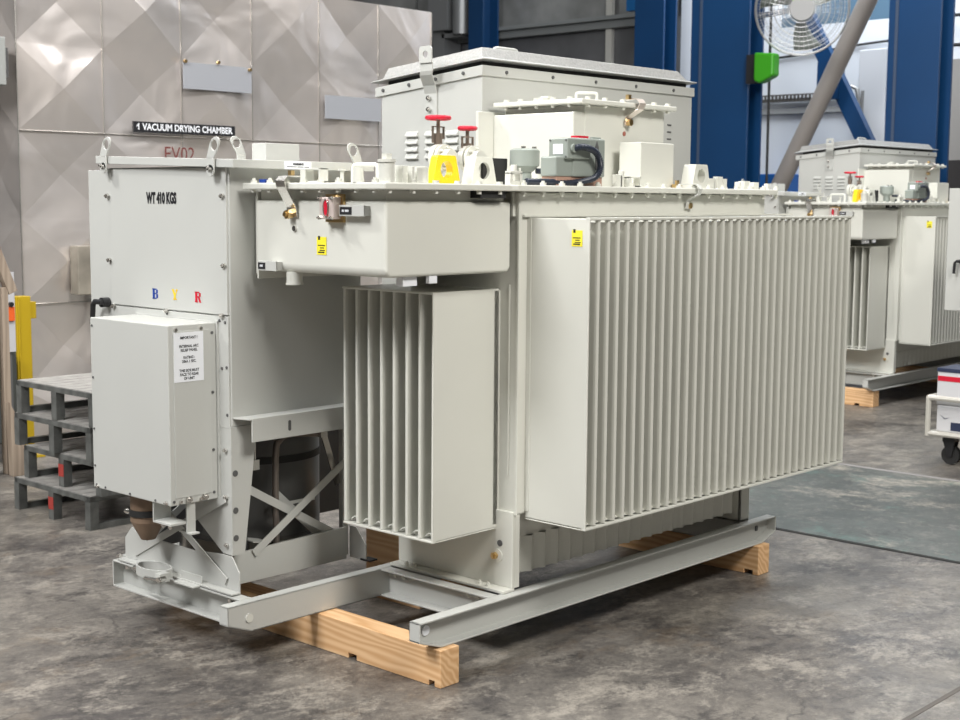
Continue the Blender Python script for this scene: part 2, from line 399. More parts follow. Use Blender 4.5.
# tank -----------------------------------------------------
m = MB()
m.box(3.505, 5.0, 3.07, 3.585, .49, 1.577)
tank = m.build('tank', paint, T, .006)
m = MB(); N = 60
N = 160
pts = []
for i in range(N+1):
    x = 3.52+(4.93-3.52)*i/N; pts.append((x, 3.125-.022*(1-math.cos(2*math.pi*i/8.0))/2))
vs = [(x, y, z) for (x, y) in pts for z in (.268, .395)]
m.add(vs, [(2*i, 2*i+2, 2*i+3, 2*i+1) for i in range(N)], True)
m.box(3.52, 4.93, 3.118, 3.58, .395, .52).box(3.52, 4.93, 3.13, 3.58, .262, .395)
m.build('lower_tank', paint, tank)
BY, BZ, HY, HZ = 3.149, .341, 3.131, .386
# foot plates: front (-X) wide plate and +X plates
m = MB().box(3.492, 3.505, 3.075, 3.63, .236, .50).box(3.445, 3.505, 3.075, 3.63, .2255, .236).box(3.505, 3.53, 3.075, 3.085, .236, .49)
m.build('foot_plate', paint, T, .002)
m = MB().box(4.93, 5.0, 3.085, 3.095, .226, .50).box(4.93, 4.94, 3.085, 3.58, .226, .50).box(4.93, 5.0, 3.085, 3.58, .2255, .236)
m.build('foot_plate', paint, T, .002)
m = MB()
bolt(m, (3.488, BY, BZ), (-1, 0, 0), .013, .012)
m.build('earthing_bolt', brass, T)
m = MB(); m.cyl((3.492, HY, HZ), (3.489, HY, HZ), .011); m.build('plug', dark_hole, T)
m = MB(); m.cyl((3.492, BY-.006, BZ), (3.488, BY-.006, BZ), .024); m.build('boss', paint, T)
m = MB()
for y in (3.56, 3.52, 3.2, 3.16):
    bolt(m, (3.465, y, .236), (0, 0, 1), .009, .008); bolt(m, (3.41, y, .218), (0, 0, -1), .009, .012)
m.each('foot_bolt', paint, T)
# weld strip / corner seams
MB().box(3.500, 3.505, 3.105, 3.112, .62, 1.27).box(3.500, 3.506, 3.066, 3.076, .49, 1.575).build('corner_seam', paint, tank, .002)
# neck angles
MB().box(3.49, 5.05, 3.085, 3.095, 1.497, 1.577).box(3.52, 5.24, 3.06, 3.10, 1.4955, 1.502).build('neck_plate', paint, tank)

# radiator on the long side --------------------------------
def lens(m, c, w, t, z0, z1, axis):
    # thin fin: rounded section, w long along axis depth, t thick
    pr = [(-.5, -.22), (-.488, -.40), (-.46, -.5), (.5, -.5), (.5, .5), (-.46, .5), (-.488, .40), (-.5, .22)]
    P = []
    for (u, v) in pr:
        if axis == 'Y': P.append((c[0]+v*t, c[1]+u*w, z0))
        else: P.append((c[0]+u*w, c[1]+v*t, z0))
    m.prism(P, (0, 0, z1-z0))
RY = MB().box(3.545, 5.272, 3.052, 3.07, .50, 1.49).build('radiator', paint, T)
for i in range(34):
    x = 3.5515+.05206*i
    m = MB()
    if i == 0:
        m.box(3.548, 3.555, 2.808, 3.07, .477, 1.493)
        m.build('side_panel', paint, RY, .0025)
    else:
        lens(m, (x, 2.938), .256, .018, .482, 1.487, 'Y')
        # pressed closure at the fin foot and head
        m.prism([(x-.005, 2.83, .482), (x-.047, 2.83, .482), (x-.045, 2.94, .482), (x-.005, 2.94, .482)], (0, 0, .003))
        m.build('fin', paint, RY)
m = MB().box(3.548, 5.272, 2.8075, 2.824, .470, .479).box(3.548, 5.272, 2.824, 3.07, .470, .4745)
m.build('bottom_bar', paint, RY, .002)
m = MB().box(3.548, 5.276, 2.806, 2.824, 1.487, 1.4965).build('top_bar', paint, RY, .002)
m = MB().prism([(3.555, 2.818, 1.480), (3.555, 2.834, 1.455), (3.555, 2.838, 1.456), (3.555, 2.822, 1.481)], (1.71, 0, 0)).build('closing_strip', paint, RY)
m = MB()
for i in range(33):
    x = 3.5515+.05206*i
    m.tube([(x+.008, 2.86-.03*math.sin(math.pi*k/6), .481+.012*math.sin(math.pi*k/6)) if False else (x+.008+.038*k/6, 2.835, .481+.010*math.sin(math.pi*k/6)) for k in range(7)], .0025, 5)
m.each('weld_bead', paint, RY)
# radiator on the short side ---------------------------------
RX = MB().box(3.476, 3.505, 3.151, 3.585, .45, 1.248).build('radiator', paint, T)
for i in range(8):
    y = 3.1545+.0607*i
    m = MB()
    if i == 0:
        m.box(3.184, 3.5, 3.151, 3.158, .438, 1.251); m.build('side_panel', paint, RX, .0025)
    else:
        lens(m, (3.335, y), .30, .015, .443, 1.247, 'X'); m.build('fin', paint, RX)
m = MB().box(3.183, 3.20, 3.151, 3.587, .433, .441).box(3.2, 3.5, 3.151, 3.587, .433, .437).build('bottom_bar', paint, RX, .002)
m = MB().box(3.183, 3.50, 3.151, 3.587, 1.2475, 1.2545).build('top_bar', paint, RX, .002)
m = MB()
for i in range(7):
    y = 3.1545+.0607*i
    m.tube([(3.21, y+.01+.045*k/6, .444+.014*math.sin(math.pi*k/6)) for k in range(7)], .003, 5)
m.each('weld_bead', paint, RX)

# low voltage connection box -----------------------------------
LV = MB().prism([(2.911, 3.082, 1.33), (2.925, 3.082, 1.313), (3.465, 3.082, 1.313), (3.478, 3.082, 1.33), (3.478, 3.082, 1.545), (2.911, 3.082, 1.545)], (0, .626, 0)).build('connection_box', paint, T, .01, seg=3)
MB().box(2.93, 3.46, 3.10, 3.70, 1.545, 1.578).build('neck', paint, LV)
MB().box(2.925, 3.42, 3.712, 3.720, 1.285, 1.572).box(2.940, 3.41, 3.720, 3.745, 1.30, 1.56).build('side_flange', paint, LV, .002)
MB().cyl((2.94, 3.545, 1.315), (2.94, 3.545, 1.278), .026).cyl((2.94, 3.545, 1.278), (2.94, 3.545, 1.272), .029).build('drain_stub', paint, LV)
MB().box(3.0, 3.06, 3.10, 3.13, 1.284, 1.313).box(3.10, 3.135, 3.086, 3.10, 1.29, 1.313).each('white_tag_plate', white, LV, label='small white plates under the box')
# level gauge
g = MB().box(2.900, 2.911, 3.262, 3.345, 1.478, 1.565).build('level_gauge', brass, LV, .001)
MB().box(2.868, 2.900, 3.270, 3.338, 1.488, 1.556).build('gauge_body', mat('gauge_body', (.66, .56, .52), .3, .3), g, .004)
MB().box(2.865, 2.868, 3.294, 3.312, 1.497, 1.547).build('float', red, g, .003, label='red float strip')
MB().tube([(2.8645, 3.303+.011*math.cos(t_), 1.522+.026*math.sin(t_)) for t_ in [math.pi*k/12 for k in range(24)]], .002, 6, closed=True).build('sight_ring', steel, g)
m = MB()
for y in (3.276, 3.332):
    for z in (1.492, 1.553): bolt(m, (2.868, y, z), (-1, 0, 0), .006, .007)
m.each('gauge_screw', steel, g)
def label_bracket(y0, y1, z0, z1, xf):
    b = MB().box(2.886, 2.911, y0, y0+.05, z0, z1).box(2.884, 2.89, y0, y1, z0-.002, z1+.002).build('label_bracket', paint2, LV, .001)
    MB().box(2.8825, 2.884, y0+.055, y1-.004, z0+.003, z1-.004).build('name_strip', blackpaint, b)
    mm = MB()
    n_ = 9; w = (y1-.014)-(y0+.066)
    for k in range(n_):
        if k in (3,): continue
        mm.box(2.8818, 2.8825, y1-.014-w*(k+.75)/n_, y1-.014-w*(k+.1)/n_, (z0+z1)/2-.004, (z0+z1)/2+.003)
    mm.build('name_marks', white, b)
label_bracket(3.150, 3.262, 1.500, 1.530, 0)
label_bracket(3.570, 3.665, 1.318, 1.346, 0)
def yellow_sticker(p, rgt, w, h, par):
    R = Vector(rgt); U = Vector((0, 0, 1)); Nn = R.cross(U); P = Vector(p)+Nn*.0008
    s_ = MB().prism([P, P+R*w, P+R*w+U*h, P+U*h], Nn*.0006).build('caution_sticker', sticker, par, label='yellow sticker with small dark print')
    q = MB(); P2 = P+Nn*.0008
    for (zz, a0, a1, hh) in ((.84, .15, .35, .012), (.50, .12, .85, .003), (.36, .35, .75, .003), (.22, .3, .85, .003), (.10, .15, .8, .004)):
        A = P2+R*(w*a0)+U*(h*zz); q.prism([A, A+R*w*(a1-a0), A+R*w*(a1-a0)+U*hh, A+U*hh], Nn*.0004)
    q.build('sticker_print', blackpaint, s_)
yellow_sticker((2.911, 3.398, 1.375), (0, -1, 0), .046, .056, LV)
yellow_sticker((3.548, 2.880, 1.403), (0, -1, 0), .044, .052, RY)
# main cover -------------------------------------------------
lidpts = [(2.868, 3.04), (3.43, 3.04), (3.455, 3.03), (5.06, 3.03), (5.105, 3.06), (5.105, 3.665), (3.50, 3.665), (3.50, 3.72), (2.868, 3.72)]
COVER = MB().prism([(x, y, 1.579) for x, y in lidpts], (0, 0, .021)).build('cover', paint, T, .004)
m = MB(); k = 0
xs = [3.50+.0985*i for i in range(17)]
for x in xs:
    m.cyl((x, 3.048, 1.6), (x, 3.048, 1.609), .011, n=10); m.cyl((x, 3.048, 1.609), (x, 3.048, 1.615), .006, n=8)
    m.cyl((x, 3.048, 1.579), (x, 3.048, 1.571), .010, n=6); m.cyl((x, 3.048, 1.571), (x, 3.048, 1.562), .006, n=8)
for i in range(6):
    x = 2.90+.098*i
    m.cyl((x, 3.055, 1.6), (x, 3.055, 1.609), .011, n=10); m.cyl((x, 3.055, 1.579), (x, 3.055, 1.568), .009, n=6)
for i in range(8):
    y = 3.10+.083*i
    m.cyl((2.885, y, 1.6), (2.885, y, 1.609), .011, n=10); m.cyl((2.885, y, 1.609), (2.885, y, 1.616), .006, n=8)
    m.cyl((2.885, y, 1.579), (2.885, y, 1.570), .009, n=6)
for i in range(5):
    m.cyl((5.085, 3.12+.09*i, 1.6), (5.085, 3.12+.09*i, 1.61), .011, n=10)
m.each('cover_bolt', paint, COVER)
# shackle bracket under lid near corner
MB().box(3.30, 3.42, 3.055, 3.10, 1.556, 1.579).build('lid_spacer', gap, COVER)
# lifting lugs
def lug(x0, x1, y, h, m_, t=.03):
    w = x1-x0
    c = ((x0+x1)/2, y, 1.6+h*.52)
    q = MB().holed([(x0, y, 1.6), (x1, y, 1.6), (x1-w*.17, y, 1.6+h*.93), (x1-w*.2, y, 1.6+h), (x0+w*.2, y, 1.6+h), (x0+w*.17, y, 1.6+h*.93)], c, h*.29, (0, t, 0))
    return q.build('lifting_lug', m_, T, .0015)
lug(3.470, 3.613, 3.44, .1037, yellow, .032)['label'] = 'yellow lifting lug'  # lug, gauge, valve and hood coordinates scaled about the camera to deeper positions
lug(3.665, 3.803, 3.44, .1037, paint, .05)
lug(4.525, 4.650, 3.085, .092, paint, .055)
# relay boxes
RB = MB().box(3.775, 3.955, 3.065, 3.145, 1.632, 1.765).box(3.69, 3.80, 3.07, 3.14, 1.632, 1.70).build('relay', relayg, T, .006)
MB().box(3.733, 3.86, 3.055, 3.139, 1.692, 1.762).build('terminal_box', relayg, RB, .004)
MB().box(3.7315, 3.733, 3.075, 3.118, 1.708, 1.742).build('rating_plate', white, RB)
m = MB()
for y in (3.062, 3.132):
    for z in (1.699, 1.755): m.cyl((3.733, y, z), (3.730, y, z), .0035, n=8)
m.each('screw', dark_hole, RB)
MB().box(3.83, 3.89, 3.09, 3.12, 1.765, 1.774).build('indicator', red, RB, label='red strip on the relay top')
MB().prism([(3.90, 3.062, 1.655), (3.914, 3.062, 1.655), (3.914, 3.062, 1.735), (3.904, 3.062, 1.756), (3.896, 3.062, 1.735)], (0, .004, 0)).build('slot', dark_hole, RB)
MB().box(3.955, 3.975, 3.09, 3.13, 1.64, 1.70).box(3.90, 3.955, 3.085, 3.14, 1.765, 1.772).build('side_block', relayg, RB, .002)
MB().box(3.70, 3.95, 3.075, 3.14, 1.601, 1.632).build('base_block', mat('copper_base', (.42, .26, .2), .4), RB)
def arc_pts(pts, n=26):
    P = [Vector(q) for q in pts]; out = []
    for i in range(len(P)-1):
        p0 = P[max(i-1, 0)]; p1 = P[i]; p2 = P[i+1]; p3 = P[min(i+2, len(P)-1)]
        for k in range(n):
            t = k/n; out.append(.5*((2*p1)+(p2-p0)*t+(2*p0-5*p1+4*p2-p3)*t*t+(3*p1-p0-3*p2+p3)*t**3))
    out.append(P[-1]); return out
conduit = mat('conduit', (.022, .028, .045), .35)
MB().tube(arc_pts([(3.762, 3.05, 1.728), (3.80, 3.035, 1.732), (3.865, 3.035, 1.715), (3.89, 3.035, 1.67), (3.865, 3.04, 1.63), (3.80, 3.075, 1.612), (3.68, 3.085, 1.612), (3.56, 3.09, 1.612)], 14), .0105, 10, ribs=.16).build('conduit', conduit, RB)
MB().cyl((3.762, 3.055, 1.728), (3.762, 3.045, 1.728), .015, n=12).build('cable_gland', relayg, RB)
G = MB().cyl((3.9081, 3.4000, 1.6740), (3.9081, 3.4000, 1.7306), .055, n=32).cyl((3.9081, 3.4000, 1.7306), (3.9081, 3.4000, 1.7371), .055, .047, n=32).cyl((3.9081, 3.4000, 1.6740), (3.9081, 3.4000, 1.6534), .050, .03, n=32).cyl((3.9081, 3.4000, 1.6044), (3.9081, 3.4000, 1.6534), .026, n=20).build('temperature_gauge', relayg, T)
m = MB()
for dx, dy in ((-.03, -.02), (.025, -.025)): m.cyl((3.908+dx, 3.40+dy, 1.737), (3.908+dx, 3.40+dy, 1.745), .009, n=10)
m.each('gauge_screw', steel, G)
MB().tube(arc_pts([(3.9277, 3.3619, 1.6566), (3.9658, 3.3402, 1.6544), (4.0093, 3.3315, 1.6447), (4.0147, 3.3380, 1.6240), (3.9712, 3.3510, 1.6175)], 12), .0095, 10, ribs=.16).build('conduit', conduit, G)
# dark inspection window plate behind, bushing hood etc.
MB().box(3.7427, 3.8733, 3.4544, 3.4653, 1.6055, 1.7012).build('rubber_plate', rubber, T)
# valves with red hand wheels, behind the lugs
def valve(x, y, z, r):
    V = MB().cyl((x, y, 1.60), (x, y, z-.10), .016).cyl((x, y+.002, 1.700), (x, y-.02, 1.700), .05, n=28).cyl((x, y-.026, 1.700), (x, y-.038, 1.700), .048, n=28).cyl((x, y-.07, 1.700), (x, y-.02, 1.700), .03, n=20).build('valve', paint, T)
    m = MB()
    for k in range(6):
        an = k*math.pi/3+.3; bolt(m, (x+.037*math.cos(an), y-.038, 1.700+.037*math.sin(an)), (0, -1, 0), .006, .008)
    m.each('flange_bolt', paint, V)
    m = MB().cyl((x, y, z-.10), (x, y, z-.055), .016, n=10).cyl((x, y, z-.055), (x, y, z-.005), .007, n=10)
    m.box(x-.004, x+.03, y-.004, y+.004, z-.075, z-.07).box(x+.026, x+.03, y-.004, y+.004, z-.075, z-.03).box(x-.03, x-.026, y-.004, y+.004, z-.09, z-.03)
    m.box(x-.03, x+.03, y-.004, y+.004, z-.034, z-.03)
    m.build('yoke', mat('valve_steel', (.30, .24, .20), .35, .8), V)
    w = MB().tube([(x+r*math.cos(2*math.pi*k/24), y+r*math.sin(2*math.pi*k/24), z) for k in range(24)], .0085, 8, closed=True)
    for k in range(4):
        an = k*math.pi/2+.4; w.bar((x, y, z), (x+r*math.cos(an), y+r*math.sin(an), z), .012, .006)
    w.cyl((x, y, z-.006), (x, y, z+.008), .012)
    w.build('hand_wheel', red, V, label='red hand wheel')
valve(3.652, 3.592, 1.843, .040)
valve(3.806, 3.592, 1.812, .029)
# small items on the cover
def spool(x, y):
    q = MB().box(x-.03, x+.03, y-.012, y+.012, 1.60, 1.612).box(x-.03, x-.018, y-.012, y+.012, 1.612, 1.64).box(x+.018, x+.03, y-.012, y+.012, 1.612, 1.64).cyl((x, y, 1.635), (x, y, 1.665), .011, n=10).cyl((x-.028, y, 1.64), (x-.028, y, 1.652), .004, n=8).cyl((x+.03, y, 1.64), (x+.03, y, 1.655), .004, n=8)
    q.box(x-.03, x+.03, y-.012, y+.012, 1.635, 1.645)
    q.build('earthing_terminal', paint, T, .001)
spool(3.475, 3.07)
# clamp brackets along -X edge of LV cover
m = MB().box(2.90, 2.935, 3.37, 3.46, 1.60, 1.606).box(2.90, 2.935, 3.37, 3.377, 1.60, 1.646).box(2.90, 2.935, 3.44, 3.465, 1.60, 1.64).box(2.90, 2.935, 3.37, 3.44, 1.641, 1.646).each('lifting_bracket', paint, T, .001)
m = MB(); handle_loop(m, (3.13, 3.47, 1.6), (3.13, 3.352, 1.6), .062, .0075); m.build('handle', paint, T)
m = MB().cyl((2.90, 3.266, 1.6), (2.90, 3.266, 1.638), .006).cyl((2.90, 3.266, 1.636), (2.90, 3.266, 1.641), .012, n=12).build('stud', paint, T)
m = MB().cyl((2.885, 3.175, 1.6), (2.885, 3.175, 1.645), .018, .014, n=12).build('stud', paint, T)
m = MB().cyl((2.905, 3.072, 1.6), (2.905, 3.072, 1.668), .024, n=20).cyl((2.905, 3.072, 1.660), (2.905, 3.072, 1.669), .027, n=20).cyl((2.905, 3.072, 1.669), (2.905, 3.072, 1.686), .017, n=6).build('filler_cap', paint, T)
m = MB().box(2.96, 2.965, 3.06, 3.10, 1.60, 1.652).box(2.99, 3.0, 3.05, 3.07, 1.6, 1.65).box(3.02, 3.045, 3.06, 3.075, 1.6, 1.648).box(3.06, 3.10, 3.09, 3.10, 1.6, 1.65).box(2.965, 3.10, 3.098, 3.104, 1.6, 1.652).each('terminal_bracket', paint, T, .001)
m = MB().box(4.21, 4.245, 3.10, 3.13, 1.60, 1.606).box(4.15, 4.158, 3.10, 3.13, 1.6, 1.638).box(4.21, 4.216, 3.1, 3.13, 1.6, 1.638).box(4.15, 4.216, 3.1, 3.13, 1.633, 1.638).each('lifting_bracket', paint, T, .001)
m = MB().box(4.07, 4.095, 3.10, 3.12, 1.60, 1.645).box(4.13, 4.14, 3.12, 3.14, 1.6, 1.66).each('stud_block', paint, T, .001)
m = MB().box(4.11, 4.125, 3.12, 3.14, 1.60, 1.642).build('rubber_stop', rubber, T)
m = MB()
m.box(4.63, 4.70, 3.09, 3.11, 1.6, 1.64).box(4.72, 4.76, 3.10, 3.12, 1.6, 1.648).box(4.765, 4.79, 3.10, 3.12, 1.6, 1.64).box(4.685, 4.69, 3.09, 3.12, 1.6, 1.63)
m.cyl((4.90, 3.12, 1.6), (4.90, 3.12, 1.63), .013, n=12).box(4.95, 4.99, 3.12, 3.15, 1.6, 1.634).box(5.02, 5.06, 3.12, 3.15, 1.6, 1.63).cyl((5.07, 3.09, 1.6), (5.07, 3.09, 1.625), .01, n=10)
m.each('terminal_bracket', paint, T, .001)
MB().box(4.266, 4.478, 3.14, 3.24, 1.60, 1.768).build('cable_hood', paint, T, .003)
MB().cyl((4.475, 3.12, 1.6), (4.475, 3.12, 1.615), .02).cyl((4.475, 3.12, 1.615), (4.475, 3.12, 1.63), .008).build('earthing_bolt', brass, T)
# bushing duct (two boxes) with bolted cover, flange to HV box
DA = MB().box(4.0412, 4.1078, 3.2812, 3.676, 1.6000, 1.8738).box(4.1057, 4.6043, 3.2791, 3.676, 1.6000, 1.9008).build('bushing_duct', paint, T, .003)  # duct and duct cover coordinates baked after scaling about the camera
DL = MB().box(4.0349, 4.6314, 3.2375, 3.6747, 1.9019, 1.9196).build('duct_cover', paint, DA, .004)
m = MB()
for x in (4.09, 4.19, 4.30, 4.50, 4.59):
    m.cyl((x, 3.253, 1.92), (x, 3.253, 1.93), .011, n=10); m.cyl((x, 3.253, 1.902), (x, 3.253, 1.892), .009, n=6)
for y in (3.31, 3.39, 3.47, 3.55, 3.62):
    m.cyl((4.052, y, 1.92), (4.052, y, 1.93), .011, n=10); m.cyl((4.052, y, 1.902), (4.052, y, 1.892), .008, n=6)
m.each('duct_bolt', paint, DL)
m = MB(); handle_loop(m, (4.1172, 3.3312, 1.9196), (4.1744, 3.2791, 1.9196), .028, .0055)
m.box(4.0703, 4.1328, 3.4561, 3.4873, 1.9196, 1.9331).box(4.0963, 4.1172, 3.4509, 3.4873, 1.9331, 1.9404)
m.each('handle', paint, DL)
def strap(cx, ytop, ylow, ztop, zlow, w, m_, par, name='earthing_strap', ax='X'):
    if ax == 'X':
        prof = [(cx, ytop+.06, ztop), (cx, ytop+.02, ztop+.002), (cx, ytop-.015, ztop), (cx, ytop-.028, ztop-.015), (cx+.0, ytop-.02, ztop-.035), (cx-.015, ylow-.012, zlow+.02), (cx-.015, ylow-.006, zlow-.012)]
        q = MB().strip(prof, (w, 0, 0), .003)
    else:
        prof = [(ytop+.06, cx, ztop), (ytop+.02, cx, ztop+.002), (ytop-.015, cx, ztop), (ytop-.028, cx, ztop-.015), (ytop-.024, cx, ztop-.035), (ylow-.014, cx, zlow+.02), (ylow-.008, cx, zlow-.012)]
        q = MB().strip(prof, (0, w, 0), .003)
    o = q.build(name, m_, par); return o
s1 = strap(3.508, 2.880, 2.911, 1.622, 1.503, .045, steel, T, ax='Y')
m = MB(); m.cyl((2.91, 3.52, 1.622), (2.91, 3.52, 1.64), .012, n=6); m.cyl((2.902, 3.515, 1.5), (2.882, 3.515, 1.5), .015, n=6); m.cyl((2.882, 3.515, 1.5), (2.874, 3.515, 1.5), .008, n=8); m.each('strap_nut', brass, s1)
m = MB().cyl((2.911, 3.505, 1.455), (2.905, 3.505, 1.455), .009).build('strap_washer', steel, s1)
MB().box(2.875, 2.90, 3.61, 3.64, 1.601, 1.612).build('blue_cap', blue, s1, label='small blue cap')
s2 = strap(4.475, 3.04, 3.07, 1.612, 1.535, .022, paint2, T)
m = MB(); m.cyl((4.478, 3.085, 1.534), (4.478, 3.055, 1.534), .012, n=6).each('strap_nut', brass, s2)
s3 = strap(4.372, 3.243, 3.280, 1.933, 1.847, .04, mat('strap_silver', (.72, .64, .58), .3, .6), DA)
m = MB(); m.cyl((4.3410, 3.2583, 1.9331), (4.3410, 3.2583, 1.9508), .012, n=6); m.cyl((4.3566, 3.2791, 1.8467), (4.3566, 3.2531, 1.8467), .013, n=6); m.each('strap_nut', brass, s3)
m = MB().cyl((4.3451, 3.2810, 1.805), (4.3451, 3.2770, 1.805), .009).build('tag', mat('red_tag', (.35, .12, .09), .5), s3)
MB().box(3.955, 4.68, 3.676, 3.69, 1.603, 1.885).build('duct_flange', paint, DA, .002)
# HV cable box, roof slopes to the rear
def zr(y, z): return 1.55+(z-1.55)*1.0278-(y-3.70)*.098  # cable box scaled about the camera, pushed back along the line of sight
HVX0, HVX1, HVY0, HVY1 = 4.0, 5.409, 3.70, 4.26
HV = MB().prism([(HVX0, HVY0, 1.62), (HVX0, HVY1, 1.62), (HVX0, HVY1, zr(HVY1, 2.02)), (HVX0, HVY0, zr(HVY0, 2.02))], (HVX1-HVX0, 0, 0))
HV.box(HVX0, HVX1, HVY0+.01, HVY1, .95, 1.62)
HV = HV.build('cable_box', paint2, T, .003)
def slab(x0, x1, y0, y1, za, zb, name, m_, par, bev=0):
    return MB().prism([(x0, y0, zr(y0, za)), (x0, y1, zr(y1, za)), (x0, y1, zr(y1, zb)), (x0, y0, zr(y0, zb))], (x1-x0, 0, 0)).build(name, m_, par, bev)
slab(HVX0-.008, HVX1+.008, HVY0-.008, HVY1+.03, 2.010, 2.048, 'collar', paint2, HV, .002)
slab(HVX0+.02, HVX1-.02, HVY0+.02, HVY1-.02, 2.045, 2.070, 'gap_shade', gap, HV)  # black slab, shade painted into the gap below the roof lid
o_, i_ = .016, .042
def P(x, y, z): return (x, y, zr(y, z))
X0, X1, Y0, Y1 = HVX0-o_, HVX1+o_, HVY0-o_, HVY1+o_+.03
lip0 = [P(X0, Y0, 2.068), P(X1, Y0, 2.068), P(X1, Y1, 2.068), P(X0, Y1, 2.068)]
lip1 = [P(X0, Y0, 2.072), P(X1, Y0, 2.072), P(X1, Y1, 2.072), P(X0, Y1, 2.072)]
mid = [P(X0+.035, Y0+.035, 2.083), P(X1-.035, Y0+.035, 2.083), P(X1-.035, Y1-.035, 2.083), P(X0+.035, Y1-.035, 2.083)]
top = [P(X0+i_+.015, Y0+i_+.015, 2.124), P(X1-i_-.03, Y0+i_+.015, 2.124), P(X1-i_-.03, Y1-i_, 2.124), P(X0+i_+.015, Y1-i_, 2.124)]
fs = [(3, 2, 1, 0)]
for L in range(3):
    for k in range(4): fs.append((4*L+k, 4*L+(k+1) % 4, 4*L+4+(k+1) % 4, 4*L+4+k))
fs.append((12, 13, 14, 15))
ROOF = MB().add(lip0+lip1+mid+top, fs).build('roof_lid', galv, HV, .002)
m = MB()
handle_loop(m, (HVX0+.22, HVY0+.14, 2.10), (HVX0+.36, HVY0+.14, 2.10), .055, .007)
for k in range(6): m.cyl((HVX0+.2+.19*k, HVY0+.09, 2.12), (HVX0+.2+.19*k, HVY0+.09, 2.140), .006, n=8)
m.each('roof_fitting', paint2, ROOF)
m = MB()
for k in range(5): m.cyl((HVX0+.13+.28*k, HVY0-.008, zr(HVY0, 2.029)), (HVX0+.13+.28*k, HVY0-.013, zr(HVY0, 2.029)), .007, n=8)
for k in range(4): m.cyl((HVX0-.008, HVY0+.09+.15*k, zr(HVY0+.09+.15*k, 2.031)), (HVX0-.014, HVY0+.09+.15*k, zr(HVY0+.09+.15*k, 2.031)), .007, n=8)
m.each('screw', dark_hole, HV)
def louvre(m, x, y0, y1, z):
    m.prism([(x, y0, z), (x, y0, z+.022), (x-.012, y0, z+.004), (x-.012, y0, z)], (0, y1-y0, 0))
lm = MB()
for k in range(4):
    z = 1.800-.0293*k
    for (ya, yb) in ((4.045, 4.114), (3.935, 4.003), (3.822, 3.890)): louvre(lm, HVX0, ya, yb, z)
lm.each('louvre', paint2, HV)
ml = MB()
for k in range(4): ml.box(5.22, 5.25, HVY0-.002, HVY0, 1.793+.031*k, 1.799+.031*k)
ml.each('vent_slot', dark_hole, HV)
# bent lifting strap on the cable box
st = MB().strip([(3.9930, 3.9694, 1.8768), (3.9930, 3.9694, 1.9663), (3.9776, 3.9653, 1.9971), (3.9416, 3.9468, 2.0331), (3.9344, 3.9365, 2.0485), (3.9344, 3.9365, 2.0793)], (0, -.066, 0), .006)
st.holed([(3.9283, 3.9026, 2.0793), (3.9283, 3.9704, 2.0793), (3.9283, 3.9704, 2.1338), (3.9283, 3.9611, 2.1441), (3.9283, 3.9118, 2.1441), (3.9283, 3.9026, 2.1338)], (3.9283, 3.9365, 2.1122), .014, (.006, 0, 0))
st = st.build('lifting_strap', paint2, HV)
m = MB(); bolt(m, (3.989, 3.975, 1.905), (-1, 0, 0), .010, .008); bolt(m, (3.989, 3.975, 1.949), (-1, 0, 0), .010, .008); m.each('strap_bolt', steel, st)

# ------------------------------------------------------------------ LV cable cabinet on its own leg frame
CB = thing('cable_cabinet', 'tall light grey cable cabinet on a braced frame, marked WT 410 KGS', 'cabinet', (3.1, 4.05, .125), 'cable end cabinets')
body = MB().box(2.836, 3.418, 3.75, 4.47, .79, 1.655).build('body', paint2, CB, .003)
pan = MB().box(2.828, 2.836, 3.756, 4.44, 1.165, 1.650).build('front_panel', paint2, body, .001)
MB().box(2.829, 2.836, 3.754, 4.44, .785, 1.160).build('lower_panel', paint2, body, .001)
MB().box(2.832, 3.35, 4.44, 4.588, .845, 1.648).build('side_duct', paint2, CB, .002)
m = MB()
for (y, z) in ((4.457, 1.555), (4.452, 1.324), (4.43, 1.158), (3.775, 1.557), (3.77, 1.328), (4.10, 1.160), (3.785, 1.162)):
    m.cyl((2.83, y, z), (2.820, y, z), .008, n=8); m.cyl((2.82, y+.006, z), (2.82, y-.014, z+.006), .004, n=6)
m.each('panel_latch', steel, body)
m = MB()
for (y, z) in ((3.77, 1.14), (3.764, .99), (3.764, .83), (3.80, 1.145), (4.1, 1.15), (3.79, .985)): m.cyl((2.829, y, z), (2.826, y, z), .005, n=8)
m.each('screw', dark_hole, body)
